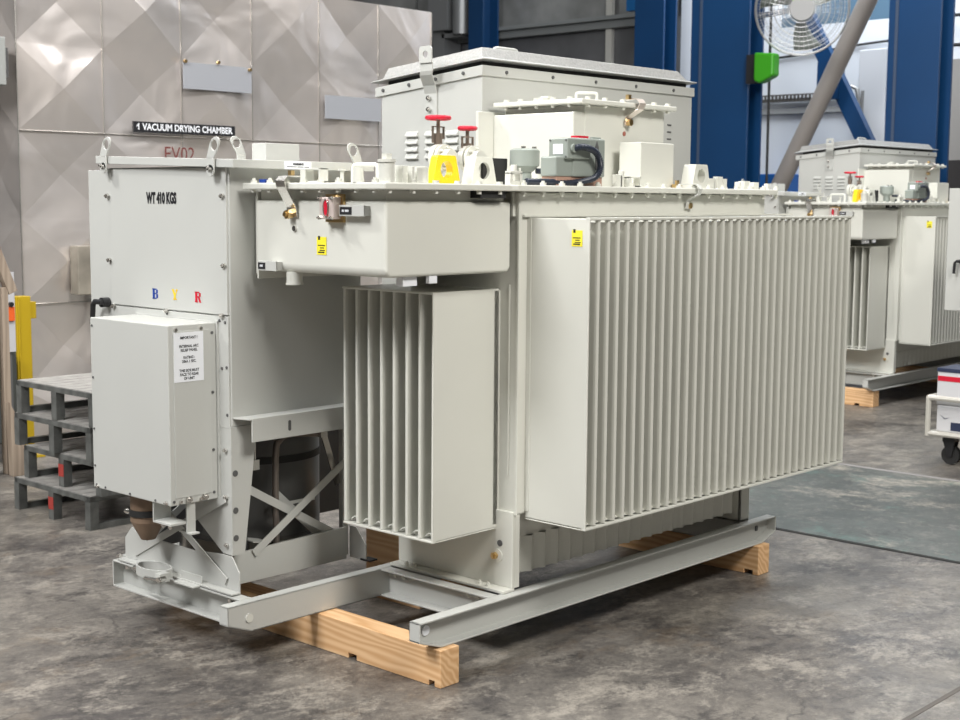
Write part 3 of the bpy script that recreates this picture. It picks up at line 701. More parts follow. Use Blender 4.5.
# lettering on the panel
MB().prism([(2.8272, 4.1235, 1.568), (2.8272, 4.1310, 1.560), (2.8272, 4.1310, 1.554), (2.8272, 4.1235, 1.561)], (-.0004, 0, 0)).text('WT 410 KGS', (2.8275, 4.208, 1.532), (0, -1, 0), (0, 0, 1), .051, .62, .0028).build('panel_lettering', blackpaint, pan, label='black letters WT 410 KGS')
def slab_letter(ch, y, z, m_, lab):
    q = MB(); w, h, t = .034, .036, .0095
    def rect(u0, u1, v0, v1): q.box(2.8268, 2.8275, y-u1*w, y-u0*w, z+v0*h, z+v1*h)
    if ch == 'Y':
        q.prism([(2.8275, y-.0*w, z+h), (2.8275, y-.36*w, z+h), (2.8275, y-.66*w, z+.45*h), (2.8275, y-.66*w, z), (2.8275, y-.36*w, z), (2.8275, y-.36*w, z+.45*h)], (-.0007, 0, 0)); q.prism([(2.8275, y-.80*w, z+h), (2.8275, y-.98*w, z+h), (2.8275, y-.66*w, z+.40*h), (2.8275, y-.60*w, z+.5*h)], (-.0007, 0, 0))
        rect(.68, 1.05, .9, 1); rect(.22, .80, 0, .12)
    else:
        rect(.08, .42, 0, 1); rect(0, .5, 0, .1); rect(0, .5, .9, 1); rect(.42, .75, .88, 1); rect(.42, .75, .46, .58)
        rect(.7, .98, .56, .9) if ch == 'B' else rect(.7, .98, .55, .9)
        if ch == 'B': rect(.42, .75, 0, .12); rect(.72, 1.0, .1, .48)
        else: q.prism([(2.8275, y-.5*w, z+.5*h), (2.8275, y-.8*w, z+.5*h), (2.8275, y-1.05*w, z), (2.8275, y-.75*w, z)], (-.0007, 0, 0))
    q.build('phase_letter', m_, pan, label=lab)
slab_letter('B', 4.185, 1.198, blue, 'blue letter B'); slab_letter('Y', 4.068, 1.201, yink, 'yellow letter Y'); slab_letter('R', 3.935, 1.199, red, 'red letter R')
# top rim (slopes slightly to the front right), hooks
def zt(y): return 1.676+(y-3.69)*.028
RIM = MB().prism([(2.808, 3.69, zt(3.69)-.028), (2.808, 4.498, zt(4.498)-.028), (2.808, 4.498, zt(4.498)), (2.808, 3.69, zt(3.69))], (.62, 0, 0)).build('top_rim', paint2, CB, .002)
def hook(p, out, side):
    p = Vector(p); O = Vector(out); S = Vector(side); U = Vector((0, 0, 1))
    q = MB(); t = .006
    # plate against rim then ring tilted outwards
    A = p+O*.002
    q.prism([A-S*.02-U*.02, A+S*.02-U*.02, A+S*.02+U*.02, A-S*.02+U*.02], O*t)
    q.cyl(A-U*.02, A-U*.02+O*t, .02, n=20)
    up = (U*.94-S*.34)
    q.holed([A-S*.02+U*.02, A+S*.02+U*.02] + [A+up*.070+(S*math.cos(b_)+up*math.sin(b_))*.025 for b_ in [math.pi*k/8 for k in range(9)]], A+up*.066, .0175, O*t)
    h = q.build('lifting_hook', paint2, CB, .001)
    m2 = MB(); bolt(m2, p+O*.008-U*.012+S*.004, O, .008, .008); bolt(m2, p+O*.008-U*.015-S*.008, O, .006, .007); m2.each('hook_bolt', steel, h)
hook((2.806, 4.435, 1.675), (-1, 0, 0), (0, 1, 0)); hook((2.806, 3.80, 1.66), (-1, 0, 0), (0, 1, 0))
hook((3.345, 3.688, 1.655), (0, -1, 0), (1, 0, 0)); hook((3.40, 4.41, 1.70), (0, 1, 0), (1, 0, 0))
TB = MB().box(3.19, 3.345, 4.0, 4.08, 1.684, 1.747).build('terminal_case', paint2, CB, .002)
MB().box(3.02, 3.135, 3.6865, 3.6895, 1.648, 1.674).build('warning_label', white, RIM)
MB().text('WARNING', (3.054, 3.686, 1.662), (1, 0, 0), (0, 0, 1), .0095, 1, .0006).box(3.028, 3.07, 3.6855, 3.686, 1.655, 1.657).box(3.074, 3.10, 3.6855, 3.686, 1.655, 1.657).box(3.104, 3.125, 3.6855, 3.686, 1.655, 1.657).build('warning_print', blackpaint, RIM)
# side (-Y) of cabinet: lower angle shelf
MB().prism([(2.840, 3.75, .816), (2.862, 3.684, .816), (3.42, 3.684, .816), (3.42, 3.75, .816)], (0, 0, .006)).box(2.868, 3.42, 3.682, 3.688, .742, .822).build('angle_shelf', paint2, CB, .0015)
MB().cyl((3.027, 3.6815, .795), (3.027, 3.6805, .795), .006, n=12).cyl((3.027, 3.6815, .770), (3.027, 3.6805, .770), .006, n=12).box(3.021, 3.033, 3.6805, 3.6815, .770, .795).build('slot', dark_hole, CB)
MB().box(2.90, 3.40, 3.80, 3.82, .72, .79).build('inner_beam', paint2, CB)
m = MB().cyl((2.83, 4.470, 1.17), (2.80, 4.470, 1.17), .018).tube([(2.795, 4.455, 1.172), (2.793, 4.500, 1.172), (2.793, 4.512, 1.16), (2.79, 4.515, 1.09)], .010, 10)
m.build('door_handle', black, CB)
# arc relief box
AB = MB().box(2.632, 2.822, 3.814, 4.275, .541, 1.138).build('relief_box', paint2, CB, .003)
MB().box(2.822, 2.830, 3.806, 4.29, .535, 1.142).build('relief_frame', paint2, AB)
MB().box(2.650, 2.795, 3.8105, 3.814, .565, 1.118).build('relief_panel', paint2, AB, .001, label='side panel plate')
MB().box(2.6525, 2.768, 3.8092, 3.8104, .95, 1.113).build('notice', white, AB, label='white notice with black print')
q = MB()
for i, (s, z) in enumerate((('IMPORTANT !', 1.0915), ('INTERNAL ARC', 1.0635), ('RELIEF PANEL', 1.0505), ('RATING :', 1.0265), ('20kA 1 SEC.', 1.0135), ('THIS SIDE MUST', .9835), ('FACE TO REAR', .9705), ('OF UNIT', .9575))):
    q.text(s, (2.7102, 3.8090, z), (1, 0, 0), (0, 0, 1), .0125, .88, .0003, 'CENTER')
q.build('notice_print', blackpaint, AB)
m = MB()
for (x, z) in ((2.66, 1.123), (2.76, 1.123), (2.67, .551), (2.75, .551)): m.cyl((x, 3.814, z), (x, 3.807, z), .006, n=8)
m.each('panel_screw', steel, AB)
m = MB()
for z in (1.105, .905, .71, .565): m.cyl((2.806, 3.814, z), (2.806, 3.811, z), .005, n=8)
for (y, z) in ((4.262, 1.11), (4.262, .93), (4.262, .75), (4.262, .62), (4.255, .553), (4.20, .550), (4.05, .550), (3.90, .550)): m.cyl((2.632, y, z), (2.629, y, z), .004, n=8)
m.cyl((2.645, 3.814, .555), (2.645, 3.811, .555), .005, n=8)
m.each('screw', dark_hole, AB)
m = MB()
for (y, z) in ((4.245, .548), (3.835, .551)): bolt(m, (2.632, y, z), (-1, 0, 0), .007, .006)
for x in (2.70, 2.765): bolt(m, (x, 3.812, .556), (0, -1, 0), .011, .012)
m.each('corner_bolt', steel, AB)
# hanging U bracket beneath
ub = MB().box(2.64, 2.71, 3.925, 3.931, .475, .541).box(2.64, 2.71, 3.828, 3.931, .470, .478).box(2.70, 2.735, 3.822, 3.828, .44, .56).box(2.70, 2.735, 3.80, 3.87, .436, .442).build('hanging_bracket', paint2, CB, .001)
m = MB(); [bolt(m, (2.66, y, .470), (0, 0, -1), .008, .012) for y in (3.90, 3.86)]; m.each('bracket_bolt', steel, ub)
# tapered legs, gussets, braces
def leg(x0, sgn, yo):
    q = MB()
    # -Y/+Y side tapered face
    xa = x0 if sgn > 0 else x0
    x0 += .0052
    q.prism([(x0, yo, .79), (x0+sgn*.105, yo, .79), (x0+sgn*.047, yo, .352), (x0, yo, .352)], (0, .006 if yo < 4.1 else -.006, 0))
    return q
lg = leg(2.83, 1, 3.748)
lg.prism([(2.83, 3.748, .352), (2.83, 3.80, .352), (2.83, 3.96, .456), (2.83, 3.96, .79), (2.83, 3.748, .79)], (.005, 0, 0))
LG = lg.build('leg', paint2, CB)
m = MB()
for z in (.632, .505, .41): m.cyl((2.845, 3.7485, z), (2.845, 3.7465, z), .011, n=14)
m.each('leg_hole', dark_hole, LG)
m = MB(); [bolt(m, (2.829, 3.775, z), (-1, 0, 0), .008, .007) for z in (.71, .55, .385)]; m.each('leg_bolt', steel, LG)
MB().box(2.836, 2.92, 4.325, 4.331, .235, .79).build('leg', paint2, CB, .001)
MB().box(3.395, 3.42, 3.826, 3.832, .235, .79).box(3.414, 3.42, 3.832, 3.87, .235, .79).build('leg', paint2, CB, .001)
MB().box(3.395, 3.42, 4.434, 4.44, .226, .79).box(3.414, 3.42, 4.40, 4.434, .226, .79).build('leg', paint2, CB, .001)
MB().box(2.95, 3.95, 4.428, 4.432, .235, .79).build('shade_sheet', mat('dark_panel', (.10, .10, .10), .5), CB)  # added dark sheet, stands in for the shade behind the leg frame
# base plates
bp = MB().prism([(2.824, 3.705, .235), (2.824, 4.385, .235), (2.824, 4.385, .31), (2.824, 4.34, .355), (2.824, 4.27, .318), (2.824, 4.20, .318), (2.824, 4.16, .335), (2.824, 3.96, .335), (2.824, 3.80, .35), (2.824, 3.745, .35), (2.824, 3.705, .30)], (.005, 0, 0))
bp.box(2.79, 2.829, 3.705, 4.385, .229, .235).build('base_plate', paint2, CB, .001)
MB().prism([(2.885, 3.812, .2255), (3.40, 3.812, .2255), (3.40, 3.812, .345), (2.885, 3.812, .335)], (0, .012, 0)).prism([(3.425, 3.824, .2255), (3.425, 3.735, .2255), (3.425, 3.735, .285), (3.425, 3.79, .345), (3.425, 3.824, .345)], (.005, 0, 0)).build('side_beam', paint2, CB, .001)
MB().box(3.42, 3.46, 3.71, 3.76, .2255, .232).build('rubber_pad', rubber, CB)
for (p0, p1) in (((2.821, 4.32, .262), (2.821, 3.775, .545)), ((2.818, 3.77, .262), (2.818, 4.32, .57))):
    MB().bar(p0, p1, .026, .004, (1, 0, 0)).build('front_brace', paint2, CB)
for (p0, p1, y) in (((2.90, 0, .585), (3.40, 0, .30), 3.83), ((2.965, 0, .325), (3.40, 0, .60), 3.806)):
    b_ = MB().bar((p0[0], y, p0[2]), (p1[0], y, p1[2]), .028, .004, (0, 1, 0)).build('side_brace', paint2, CB)
for (p0, p1, y) in (((2.90, 0, .585), (3.40, 0, .28), 4.42), ((2.93, 0, .27), (3.40, 0, .58), 4.41)):
    MB().bar((p0[0], y, p0[2]), (p1[0], y, p1[2]), .028, .004, (0, 1, 0)).build('side_brace', paint2, CB)
# front channel and far rail of the skid
m = MB().box(2.832, 2.838, 3.66, 4.42, .125, .225).box(2.790, 2.838, 3.662, 4.42, .125, .132).box(2.790, 2.838, 3.662, 4.42, .218, .225).box(2.790, 2.838, 4.413, 4.42, .125, .225)
m.build('front_channel', paint2, CB, .002)
m = MB().box(2.838, 3.60, 4.42, 4.426, .125, .225).box(2.838, 3.60, 4.42, 4.46, .125, .132).box(2.838, 3.60, 4.42, 4.46, .218, .225)
m.build('skid_rail', paint2, CB, .002)
# clamp ring on the channel
m = MB(); n = 36; ro, ri = .060, .053; c = Vector((2.752, 4.095, .235))
vs = []; 
for k in range(n):
    an = 2*math.pi*k/n; dx, dy = math.cos(an), math.sin(an)
    vs += [c+Vector((dx*ro*.8, dy*ro*1.45, 0)), c+Vector((dx*ri*.8, dy*ri*1.45, 0)), c+Vector((dx*ri*.8, dy*ri*1.45, .034)), c+Vector((dx*ro*.8, dy*ro*1.45, .034))]
m.add(vs, [(4*k+j, 4*k+(j+1) % 4, 4*((k+1) % n)+(j+1) % 4, 4*((k+1) % n)+j) for k in range(n) for j in range(4)], True)
m.box(2.70, 2.74, 3.985, 4.015, .236, .268).box(2.76, 2.80, 3.88, 4.0, .226, .232).box(2.797, 2.80, 3.88, 4.0, .232, .262)
CR = m.build('cable_clamp', paint2, CB, .001)
m = MB().cyl((2.69, 4.06, .245), (2.70, 3.97, .25), .006).cyl((2.69, 3.985, .25), (2.72, 3.985, .25), .010, n=6).cyl((2.76, 4.23, .236), (2.76, 4.19, .245), .008, n=6).cyl((2.81, 4.40, .235), (2.81, 4.40, .244), .012, n=6).cyl((2.80, 4.33, .216), (2.80, 4.33, .205), .012, n=6).cyl((2.79, 4.28, .214), (2.76, 4.22, .225), .006).cyl((2.80, 3.72, .217), (2.80, 3.72, .205), .012, n=6)
m.each('clamp_bolt', steel, CR)
# brown cable sleeve and band
m = MB().cyl((2.742, 4.112, .43), (2.742, 4.112, .5405), .060, n=28).cyl((2.742, 4.112, .365), (2.742, 4.112, .43), .026, .060, n=28)
SL = m.build('cable_sleeve', brown, CB)
m = MB().cyl((2.742, 4.112, .452), (2.742, 4.112, .474), .065, n=28).build('sleeve_band', rubber, SL)
m = MB().cyl((2.69, 4.17, .463), (2.69, 4.12, .463), .007).cyl((2.70, 4.155, .463), (2.69, 4.165, .463), .010, n=8).cyl((2.70, 4.08, .53), (2.685, 4.08, .53), .01, n=8).each('band_bolt', steel, SL)
# equipment inside the frame
m = MB().cyl((3.24, 4.16, .30), (3.24, 4.16, .78), .25, n=40).build('inner_drum', drumm, CB)
m = MB().cyl((3.20, 4.12, .23), (3.20, 4.12, .33), .27, .26, n=40).build('drum_tray', steel, CB)
m = MB().cyl((3.24, 4.16, .60), (3.24, 4.16, .625), .254, n=40).build('drum_band', rubber, CB)
m = MB().tube(arc_pts([(3.10, 3.85, .30), (3.10, 3.85, .64), (3.12, 3.85, .70), (3.17, 3.85, .715), (3.30, 3.86, .70)], 10), .012, 10).build('bent_pipe', mat('pipe_steel', (.22, .19, .17), .35, .6), CB)
m = MB().bar((3.31, 3.85, .735), (3.40, 3.86, .50), .025, .006, (0, 1, 0)).cyl((3.31, 3.84, .80), (3.31, 3.84, .68), .003).cyl((2.97, 3.80, .79), (2.97, 3.80, .64), .003).box(2.955, 2.985, 3.795, 3.81, .62, .655).box(3.295, 3.325, 3.83, 3.85, .69, .725).each('hanger', steel, CB)
m = MB().box(2.96, 3.01, 3.90, 3.93, .23, .72).build('inner_post', mat('dark_post', (.05, .05, .052), .4), CB)
m = MB().prism([(3.02, 3.88, .34), (3.25, 3.88, .30), (3.25, 4.0, .30), (3.02, 4.0, .34)], (0, 0, .004)).bar((3.12, 3.87, .50), (3.34, 3.87, .30), .03, .003, (0, 1, 0)).bar((3.12, 3.875, .46), (3.30, 3.875, .46), .012, .003, (0, 1, 0)).each('inner_bracket', paint2, CB)

# ------------------------------------------------------------------ copies: transformer and cabinets behind
D2 = Vector((6.674, 1.934, 0)); D3 = Vector((6.10, -.530, 0))
T2 = copy_tree(T); T2.location = T.location+D2; T2.scale.z = .968
T2['label'] = 'grey oil transformer standing further back at the right, partly hidden by the near radiator'
C2 = copy_tree(CB); C2.location = CB.location+D2; C2.scale.z = .968
C2['label'] = 'distant grey cable cabinet attached to the rear transformer, mostly hidden behind the near cover'
C3 = copy_tree(CB); C3.location = CB.location+D3
C3['label'] = 'light grey cabinet edge with a black door handle at the right border above the trolley'

# ------------------------------------------------------------------ timbers
def timber_beam(name, x0, x1, y0, y1, z0, z1, label, m_=timber, notches=(), group=None):
    at((x0, y0, z0))
    # profile in YZ with small notches at the bottom
    pts = [(x0, y0, z0)]
    for (a0, a1) in notches: pts += [(x0, a0, z0), (x0, a0, z0+.018), (x0, a1, z0+.018), (x0, a1, z0)]
    if notches and notches[0][0] <= y0+.001: pts = pts[2:]
    pts += [(x0, y1, z0), (x0, y1, z1), (x0, y0, z1)]
    q = MB().prism(pts, (x1-x0, 0, 0)).build(name, m_, None, .003)
    return tag(q, label, 'timber beam', group)
gt = 'timber beams under the transformer skids'
timber_beam('timber_beam', 3.092, 3.178, 3.022, 4.50, 0, .1245, 'thick sawn timber beam under the left end of the near transformer', notches=((3.05, 3.075), (3.42, 3.46)), group=gt)
timber_beam('timber_beam', 4.983, 5.068, 3.022, 3.75, 0, .1245, 'short timber beam end under the right end of the near skid rail', notches=((3.05, 3.09),), group=gt)
timber_beam('timber_beam', 9.80, 9.895, 4.985, 6.45, 0, .1245, 'orange timber beam under the rear transformer rail', notches=((5.10, 5.14),), group=gt)
timber_beam('timber_beam', 11.6, 11.69, 4.985, 6.3, 0, .1245, 'timber beam under the far end of the rear transformer', group=gt)
timber_beam('timber_beam', 9.05, 9.14, 3.0, 3.95, 0, .1245, 'timber beam under the cabinet at the right border, behind the trolley', group=gt)
at((3.6, 3.95, 0))
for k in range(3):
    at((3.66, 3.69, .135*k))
    tag(MB().box(3.66, 4.05, 3.69, 3.99, .135*k, .135*k+.134).build('timber_block', timber_lit, None, .003),
        ('lit-toned timber block lying lowest of three behind the near transformer', 'lit-toned timber block lying in the middle of the stack of three', 'lit-toned timber block on top of the stack of three behind the ribbed radiator')[k], 'timber block', 'stacked timber blocks')

# ------------------------------------------------------------------ metal pallets
palm = mat('pallet_steel', (.15, .155, .148), .5, .35, var=(14, .35), bump=(40, .15))
palw = mat('pallet_deck', (.29, .28, .265), .55, var=(20, .2))
def pallet():
    P_ = thing('stillage_pallet', 'x', 'pallet', (3.48, 5.64, 0), 'grey steel pallets in the stack')
    H = .163; x0, x1, y0, y1 = 3.48, 4.55, 5.64, 6.33
    m = MB()
    for x in (x0, (x0+x1)/2-.02, x1-.04):
        for y in (y0, (y0+y1)/2-.02, y1-.04): m.box(x, x+.045, y, y+.045, .0, H-.025)
    m.each('post', palm, P_)
    m = MB()
    for x in (x0, x1-.03): m.box(x, x+.03, y0, y1, H-.028, H-.004)
    for y in (y0, y1-.03): m.box(x0, x1, y, y+.03, H-.028, H-.004)
    for y in (y0, y1-.03): m.box(x0+.04, x1-.04, y, y+.03, .0, .028)
    m.build('frame', palm, P_)
    m = MB()
    n = 8
    for i in range(n):
        ya = y0+.005+(y1-y0-.01)*i/n; m.box(x0+.005, x1-.005, ya, ya+(y1-y0)/n-.006, H-.004, H)
    m.each('deck', palw if True else palm, P_)
    return P_
p0 = pallet(); plabels = ['grey steel pallet resting on the floor, bottom of the stack', 'grey steel pallet second from the floor, with a red mark on its middle post',
                          'grey steel pallet third from the floor in the stack', 'grey steel pallet topmost of the stack, with its pale flat deck exposed']
for k in range(4):
    q = p0 if k == 0 else copy_tree(p0)
    q.location = Vector((3.48, 5.64, .164*k))+Vector(((0, .05, 0), (.03, 0, 0), (0, .03, 0), (0, .0, 0))[k]); q['label'] = plabels[k]
    if k < 2: marked = (marked if k else [])+[q]
for q in marked:
    at((3.48, 5.64, 0)); MB().box(3.4785, 3.48, 5.965, 6.01, .05, .11).build('red_mark', mat('red_mark', (.40, .05, .04), .5), q)

# ------------------------------------------------------------------ vacuum drying chamber
CH = thing('drying_chamber', 'large quilted stainless steel vacuum drying chamber filling the left background', 'drying chamber', (6.2, 9.0, 0))
clad = clad_mat()
xs = [4.459, 5.062, 5.665, 6.262, 6.880, 7.475, 8.05]; zs = [0.0, .34, .882, 1.42, 1.957, 2.49, 3.025]
def quilt(get, us, vs_, s0=1):
    q = MB(); rnd = random.Random(5)
    V = {}
    def vert(i, j):
        if (i, j) not in V:
            V[(i, j)] = get(us[i], vs_[j], rnd.uniform(-.003, .003))
        return V[(i, j)]
    for i in range(len(us)-1):
        for j in range(len(vs_)-1):
            c = get((us[i]+us[i+1])/2, (vs_[j]+vs_[j+1])/2, (-1)**(i+j)*rnd.uniform(.030, .045))
            A, B, C_, D = vert(i, j), vert(i+1, j), vert(i+1, j+1), vert(i, j+1)
            for tri in ((A, B, c), (B, C_, c), (C_, D, c), (D, A, c)): q.add(tri, [(0, 1, 2)])
    return q
q = quilt(lambda u, v, d: (u, 8.0-d, v), xs, zs); q.build('front_cladding', clad, CH)
ys = [8.0+.6*i for i in range(6)]
q = quilt(lambda u, v, d: (4.459-d, u, v), ys, zs); q.build('side_cladding', clad, CH)
MB().box(4.56, 7.98, 8.09, 11.0, 0, 3.0).build('chamber_body', mat('chamber_grey', (.3, .3, .3), .5), CH)
MB().box(8.0, 8.06, 8.0, 11.0, 0, 3.02).build('end_panel', clad, CH)
m = MB()
for z in (.882, 1.957): m.tube([(x, 7.996, z) for x in (4.459, 5.5, 6.5, 8.05)], .004, 6)
for x in xs: m.tube([(x, 7.995, z) for z in (0.02, 1, 2, 3.02)], .0035, 6)
m.each('seam', mat('seam_metal', (.55, .53, .50), .3, .9), CH)
MB().box(5.245, 6.065, 7.94, 7.955, 1.975, 2.045).build('name_sign', blackpaint, CH, label='black sign, white letters 1 VACUUM DRYING CHAMBER')
MB().prism([(5.268, 7.9385, 2.018), (5.284, 7.9385, 2.034), (5.284, 7.9385, 2.022), (5.268, 7.9385, 2.008)], (0, -.0005, 0)).text('1 VACUUM DRYING CHAMBER', (5.655, 7.9395, 1.992), (1, 0, 0), (0, 0, 1), .060, .93, .0016, 'CENTER').build('sign_lettering', white, CH)
MB().text('EV02', (5.49, 7.962, 1.80), (1, 0, 0), (0, 0, 1), .13, .92, 0).build('tank_lettering', mat('faded_red', (.16, .035, .03), .6), CH)
greyl = mat('grey_plate', (.32, .33, .36), .5)
MB().box(5.65, 6.222, 7.95, 7.958, 2.28, 2.455).build('blank_plate', greyl, CH)
MB().box(6.90, 7.46, 7.95, 7.958, 2.14, 2.31).build('blank_plate', greyl, CH)
m = MB()
for (x, z) in ((5.66, 2.46), (5.93, 2.47), (6.2, 2.44)): m.cyl((x, 7.95, z), (x, 7.93, z), .012, n=8)
m.each('rivet', brass, CH)

at((4.83, 7.9, .93))
EB = thing('junction_box', 'old beige metal box fixed on the steel chamber, left of the near cabinet', 'electrical box', (4.84, 7.93, .93))
MB().box(4.765, 5.02, 7.86, 7.955, .935, 1.245).build('housing', mat('old_beige', (.26, .235, .195), .5, var=(6, .3)), EB, .006)
MB().box(4.90, 4.93, 7.852, 7.86, 1.12, 1.17).build('latch', black, EB)
MB().tube([(4.93, 7.94, .935), (4.94, 7.96, .7), (4.95, 7.96, .4), (4.95, 7.96, .02)], .012, 8).build('conduit', dark_hole, EB)
LP = thing('leaning_bar', 'pale metal bar leaning on the chamber behind the pallet stack', 'bar', (4.75, 7.5, 0))
MB().bar((4.62, 7.35, .01), (5.02, 7.93, .86), .03, .03).build('bar', mat('pale_bar', (.42, .42, .40), .45), LP)

YP = thing('guard_post', 'yellow steel guard post beside the corner of the steel chamber', 'guard post', (4.235, 7.6, 0))
ym = mat('post_yellow', (.48, .33, .012), .4)
MB().box(4.19, 4.285, 7.6, 7.68, 0, .965).box(4.200, 4.206, 7.59, 7.6, 0, .965).build('post', ym, YP, .004)
MB().box(4.285, 4.325, 7.61, 7.66, .83, .93).build('bracket', ym, YP, .002)
MB().box(4.15, 4.33, 7.56, 7.72, 0, .012).build('base_plate', ym, YP)

# items at the far left edge -----------------------------------------------
at((3.6, 7.2, 0))
TR = thing('timber_trestle', 'pale timber trestle leg and slanting brace at the left border', 'trestle', (3.75, 7.2, 0))
MB().box(3.885, 3.925, 7.2, 7.25, 0, 1.05).build('upright', weather, TR, .003)
MB().bar((3.66, 7.22, 1.76), (3.955, 7.22, 1.02), .055, .05, (0, 1, 0)).build('slanting_brace', weather, TR, .002)
MB().box(3.80, 3.83, 7.2, 7.25, 0, 1.25).build('upright', weather, TR, .003)
MB().prism([(3.88, 7.12, 0), (3.99, 7.12, 0), (3.93, 7.12, .30), (3.87, 7.12, .42)], (0, .05, 0)).build('plank', weather, TR, .002)
SK = thing('storage_bin', 'dark bin with crumpled pale sacking behind the timber trestle', 'bin', (3.85, 7.75, 0))
MB().box(3.55, 4.13, 7.5, 8.0, .12, .66).build('bin', mat('bin_grey', (.06, .065, .06), .5), SK, .01)
MB().box(3.58, 3.64, 7.5, 7.56, 0, .12).box(4.05, 4.11, 7.5, 7.56, 0, .12).box(3.58, 3.64, 7.92, 7.98, 0, .12).box(4.05, 4.11, 7.92, 7.98, 0, .12).build('foot', dark_hole, SK)
q = MB(); n = 9
rr = random.Random(3); g_ = {}
for i in range(n):
    for j in range(n):
        u, v = i/(n-1), j/(n-1); ed = min(u, 1-u, v, 1-v)
        g_[(i, j)] = (3.60+.5*u, 7.52+.46*v, .66+min(.14, ed*.6)+rr.uniform(-.02, .02)*(ed > 0))
idx = {k: i for i, k in enumerate(g_)}
q.add(list(g_.values()), [(idx[(i, j)], idx[(i+1, j)], idx[(i+1, j+1)], idx[(i, j+1)]) for i in range(n-1) for j in range(n-1)], True)
q.build('sacking', mat('sacking', (.42, .39, .36), .8), SK)
at((3.93, 7.3, .8))
OT = thing('warning_tag', 'orange and white hanging tag beside the yellow guard post', 'tag', (4.10, 7.5, 0))
MB().box(4.038, 4.092, 7.44, 7.452, .84, .92).build('tag_face', mat('orange_tag', (.75, .12, .02), .5), OT)
MB().box(4.034, 4.10, 7.452, 7.462, .66, 1.12).build('tag_board', mat('tag_white', (.5, .5, .52), .5), OT)
MB().cyl((4.07, 7.452, .935), (4.07, 7.43, .935), .014).build('clip', black, OT)
MB().box(4.05, 4.08, 7.462, 7.48, 0, 1.1).build('stand', dark_hole, OT)
at((4.2, 8.2, 2.0))
WB = tag(MB().box(4.20, 4.34, 7.90, 8.10, 2.215, 2.50).build('switch_box', mat('box_grey', (.30, .31, .30), .5), None, .006), 'small grey switch box on the chamber side at the upper left border', 'switch box')
tag(MB().box(4.34, 4.42, 8.02, 8.09, 2.27, 2.45).build('filler_block', dark_hole, None), 'dark bracket added to fill the gap between switch box and chamber side', 'bracket')  # block added as filler between the switch box and the chamber

# ------------------------------------------------------------------ columns, fan, pipes at the back right
bl = mat('blue_steel', (.003, .040, .125), .42, var=(1.0, .12)); bld = mat('blue_grey_side', (.05, .075, .13), .45)
def column(x, y0, y1, d, label, h=6.5, split=.11):
    C_ = thing('steel_column', label, 'column', (x+d/2, (y0+y1)/2, 0), 'blue steel columns')
    MB().box(x, x+.03, y0, y1, .02, h).build('front_flange', bl, C_, .004)
    MB().box(x+.03, x+d-.03, (y0+y1)/2-.015, (y0+y1)/2+.015, .02, h).build('web', bl, C_)
    MB().box(x+d-.03, x+d, y0-.02, y1, .02, h).build('rear_flange', bl, C_)
    MB().box(x-.03, x+d+.03, y0-.05, y1+.05, 0, .02).build('base_plate', bld, C_)
    return C_
CA = column(12.5, 7.87, 8.58, .25, 'wide blue steel column right of the big cable box, carrying a green box')
MB().box(12.49, 12.50, 8.44, 8.47, .02, 6.5).build('edge_strip', bld, CA)
CBm = column(12.6, 5.88, 6.40, .25, 'wide blue steel column at the far right behind the rear transformer')
MB().box(12.59, 12.6, 6.30, 6.33, .02, 6.5).build('edge_strip', bld, CBm)
column(14.3, 10.22, 10.66, .25, 'narrower blue steel column left of the wide one, against the grey rear wall')
column(14.5, 13.40, 13.68, .3, 'thin distant blue column seen above the left end of the roof lid', h=6.2)
at((14.9, 11.2, 4))
tag(MB().box(14.8, 14.9, 10.98, 11.17, 3.98, 5.0).build('blue_cabinet', mat('bright_blue', (.01, .14, .40), .4), None), 'small bright blue panel above the grey wall beam', 'panel')
tag(MB().box(14.5, 14.98, 14.09, 14.47, 3.94, 7).box(14.6, 14.95, 14.25, 14.47, 0, 3.94).cyl((14.62, 13.92, 3.87), (14.62, 13.92, 7), .13).box(14.6, 14.9, 13.9, 14.3, 3.84, 3.90).build('wall_duct', mat('duct_grey', (.28, .29, .30), .4, .5), None), 'grey vertical duct just beyond the right end of the steel chamber', 'duct')
# green unit on column A
GB = thing('green_control_box', 'bright green box mounted on the right edge of the wide blue column', 'control box', (12.42, 7.77, 2.6))
MB().prism([(12.36, 7.50, 3.02), (12.36, 7.725, 3.04), (12.36, 7.725, 2.76), (12.36, 7.66, 2.73), (12.36, 7.50, 2.80)], (.13, 0, 0)).build('housing', mat('green_plastic', (.04, .30, .01), .4), GB, .02)
MB().box(12.44, 12.499, 7.72, 7.86, 2.74, 3.03).box(12.48, 12.499, 7.60, 7.74, 2.80, 3.0).each('back_plate', black, GB)
at((12.7, 7.7, 0))
tag(MB().tube([(12.70, 7.74, .0), (12.70, 7.74, 1.4), (12.70, 7.745, 2.8), (12.70, 7.75, 6.4)], .014, 8).build('hanging_cable', rubber, None), 'thin black cable dropping beside the wide blue column below the green box', 'cable')
# fan
FC = Vector((12.55, 7.305, 3.455))
fdir = (Vector((0, 0, 1.55))-FC).normalized()
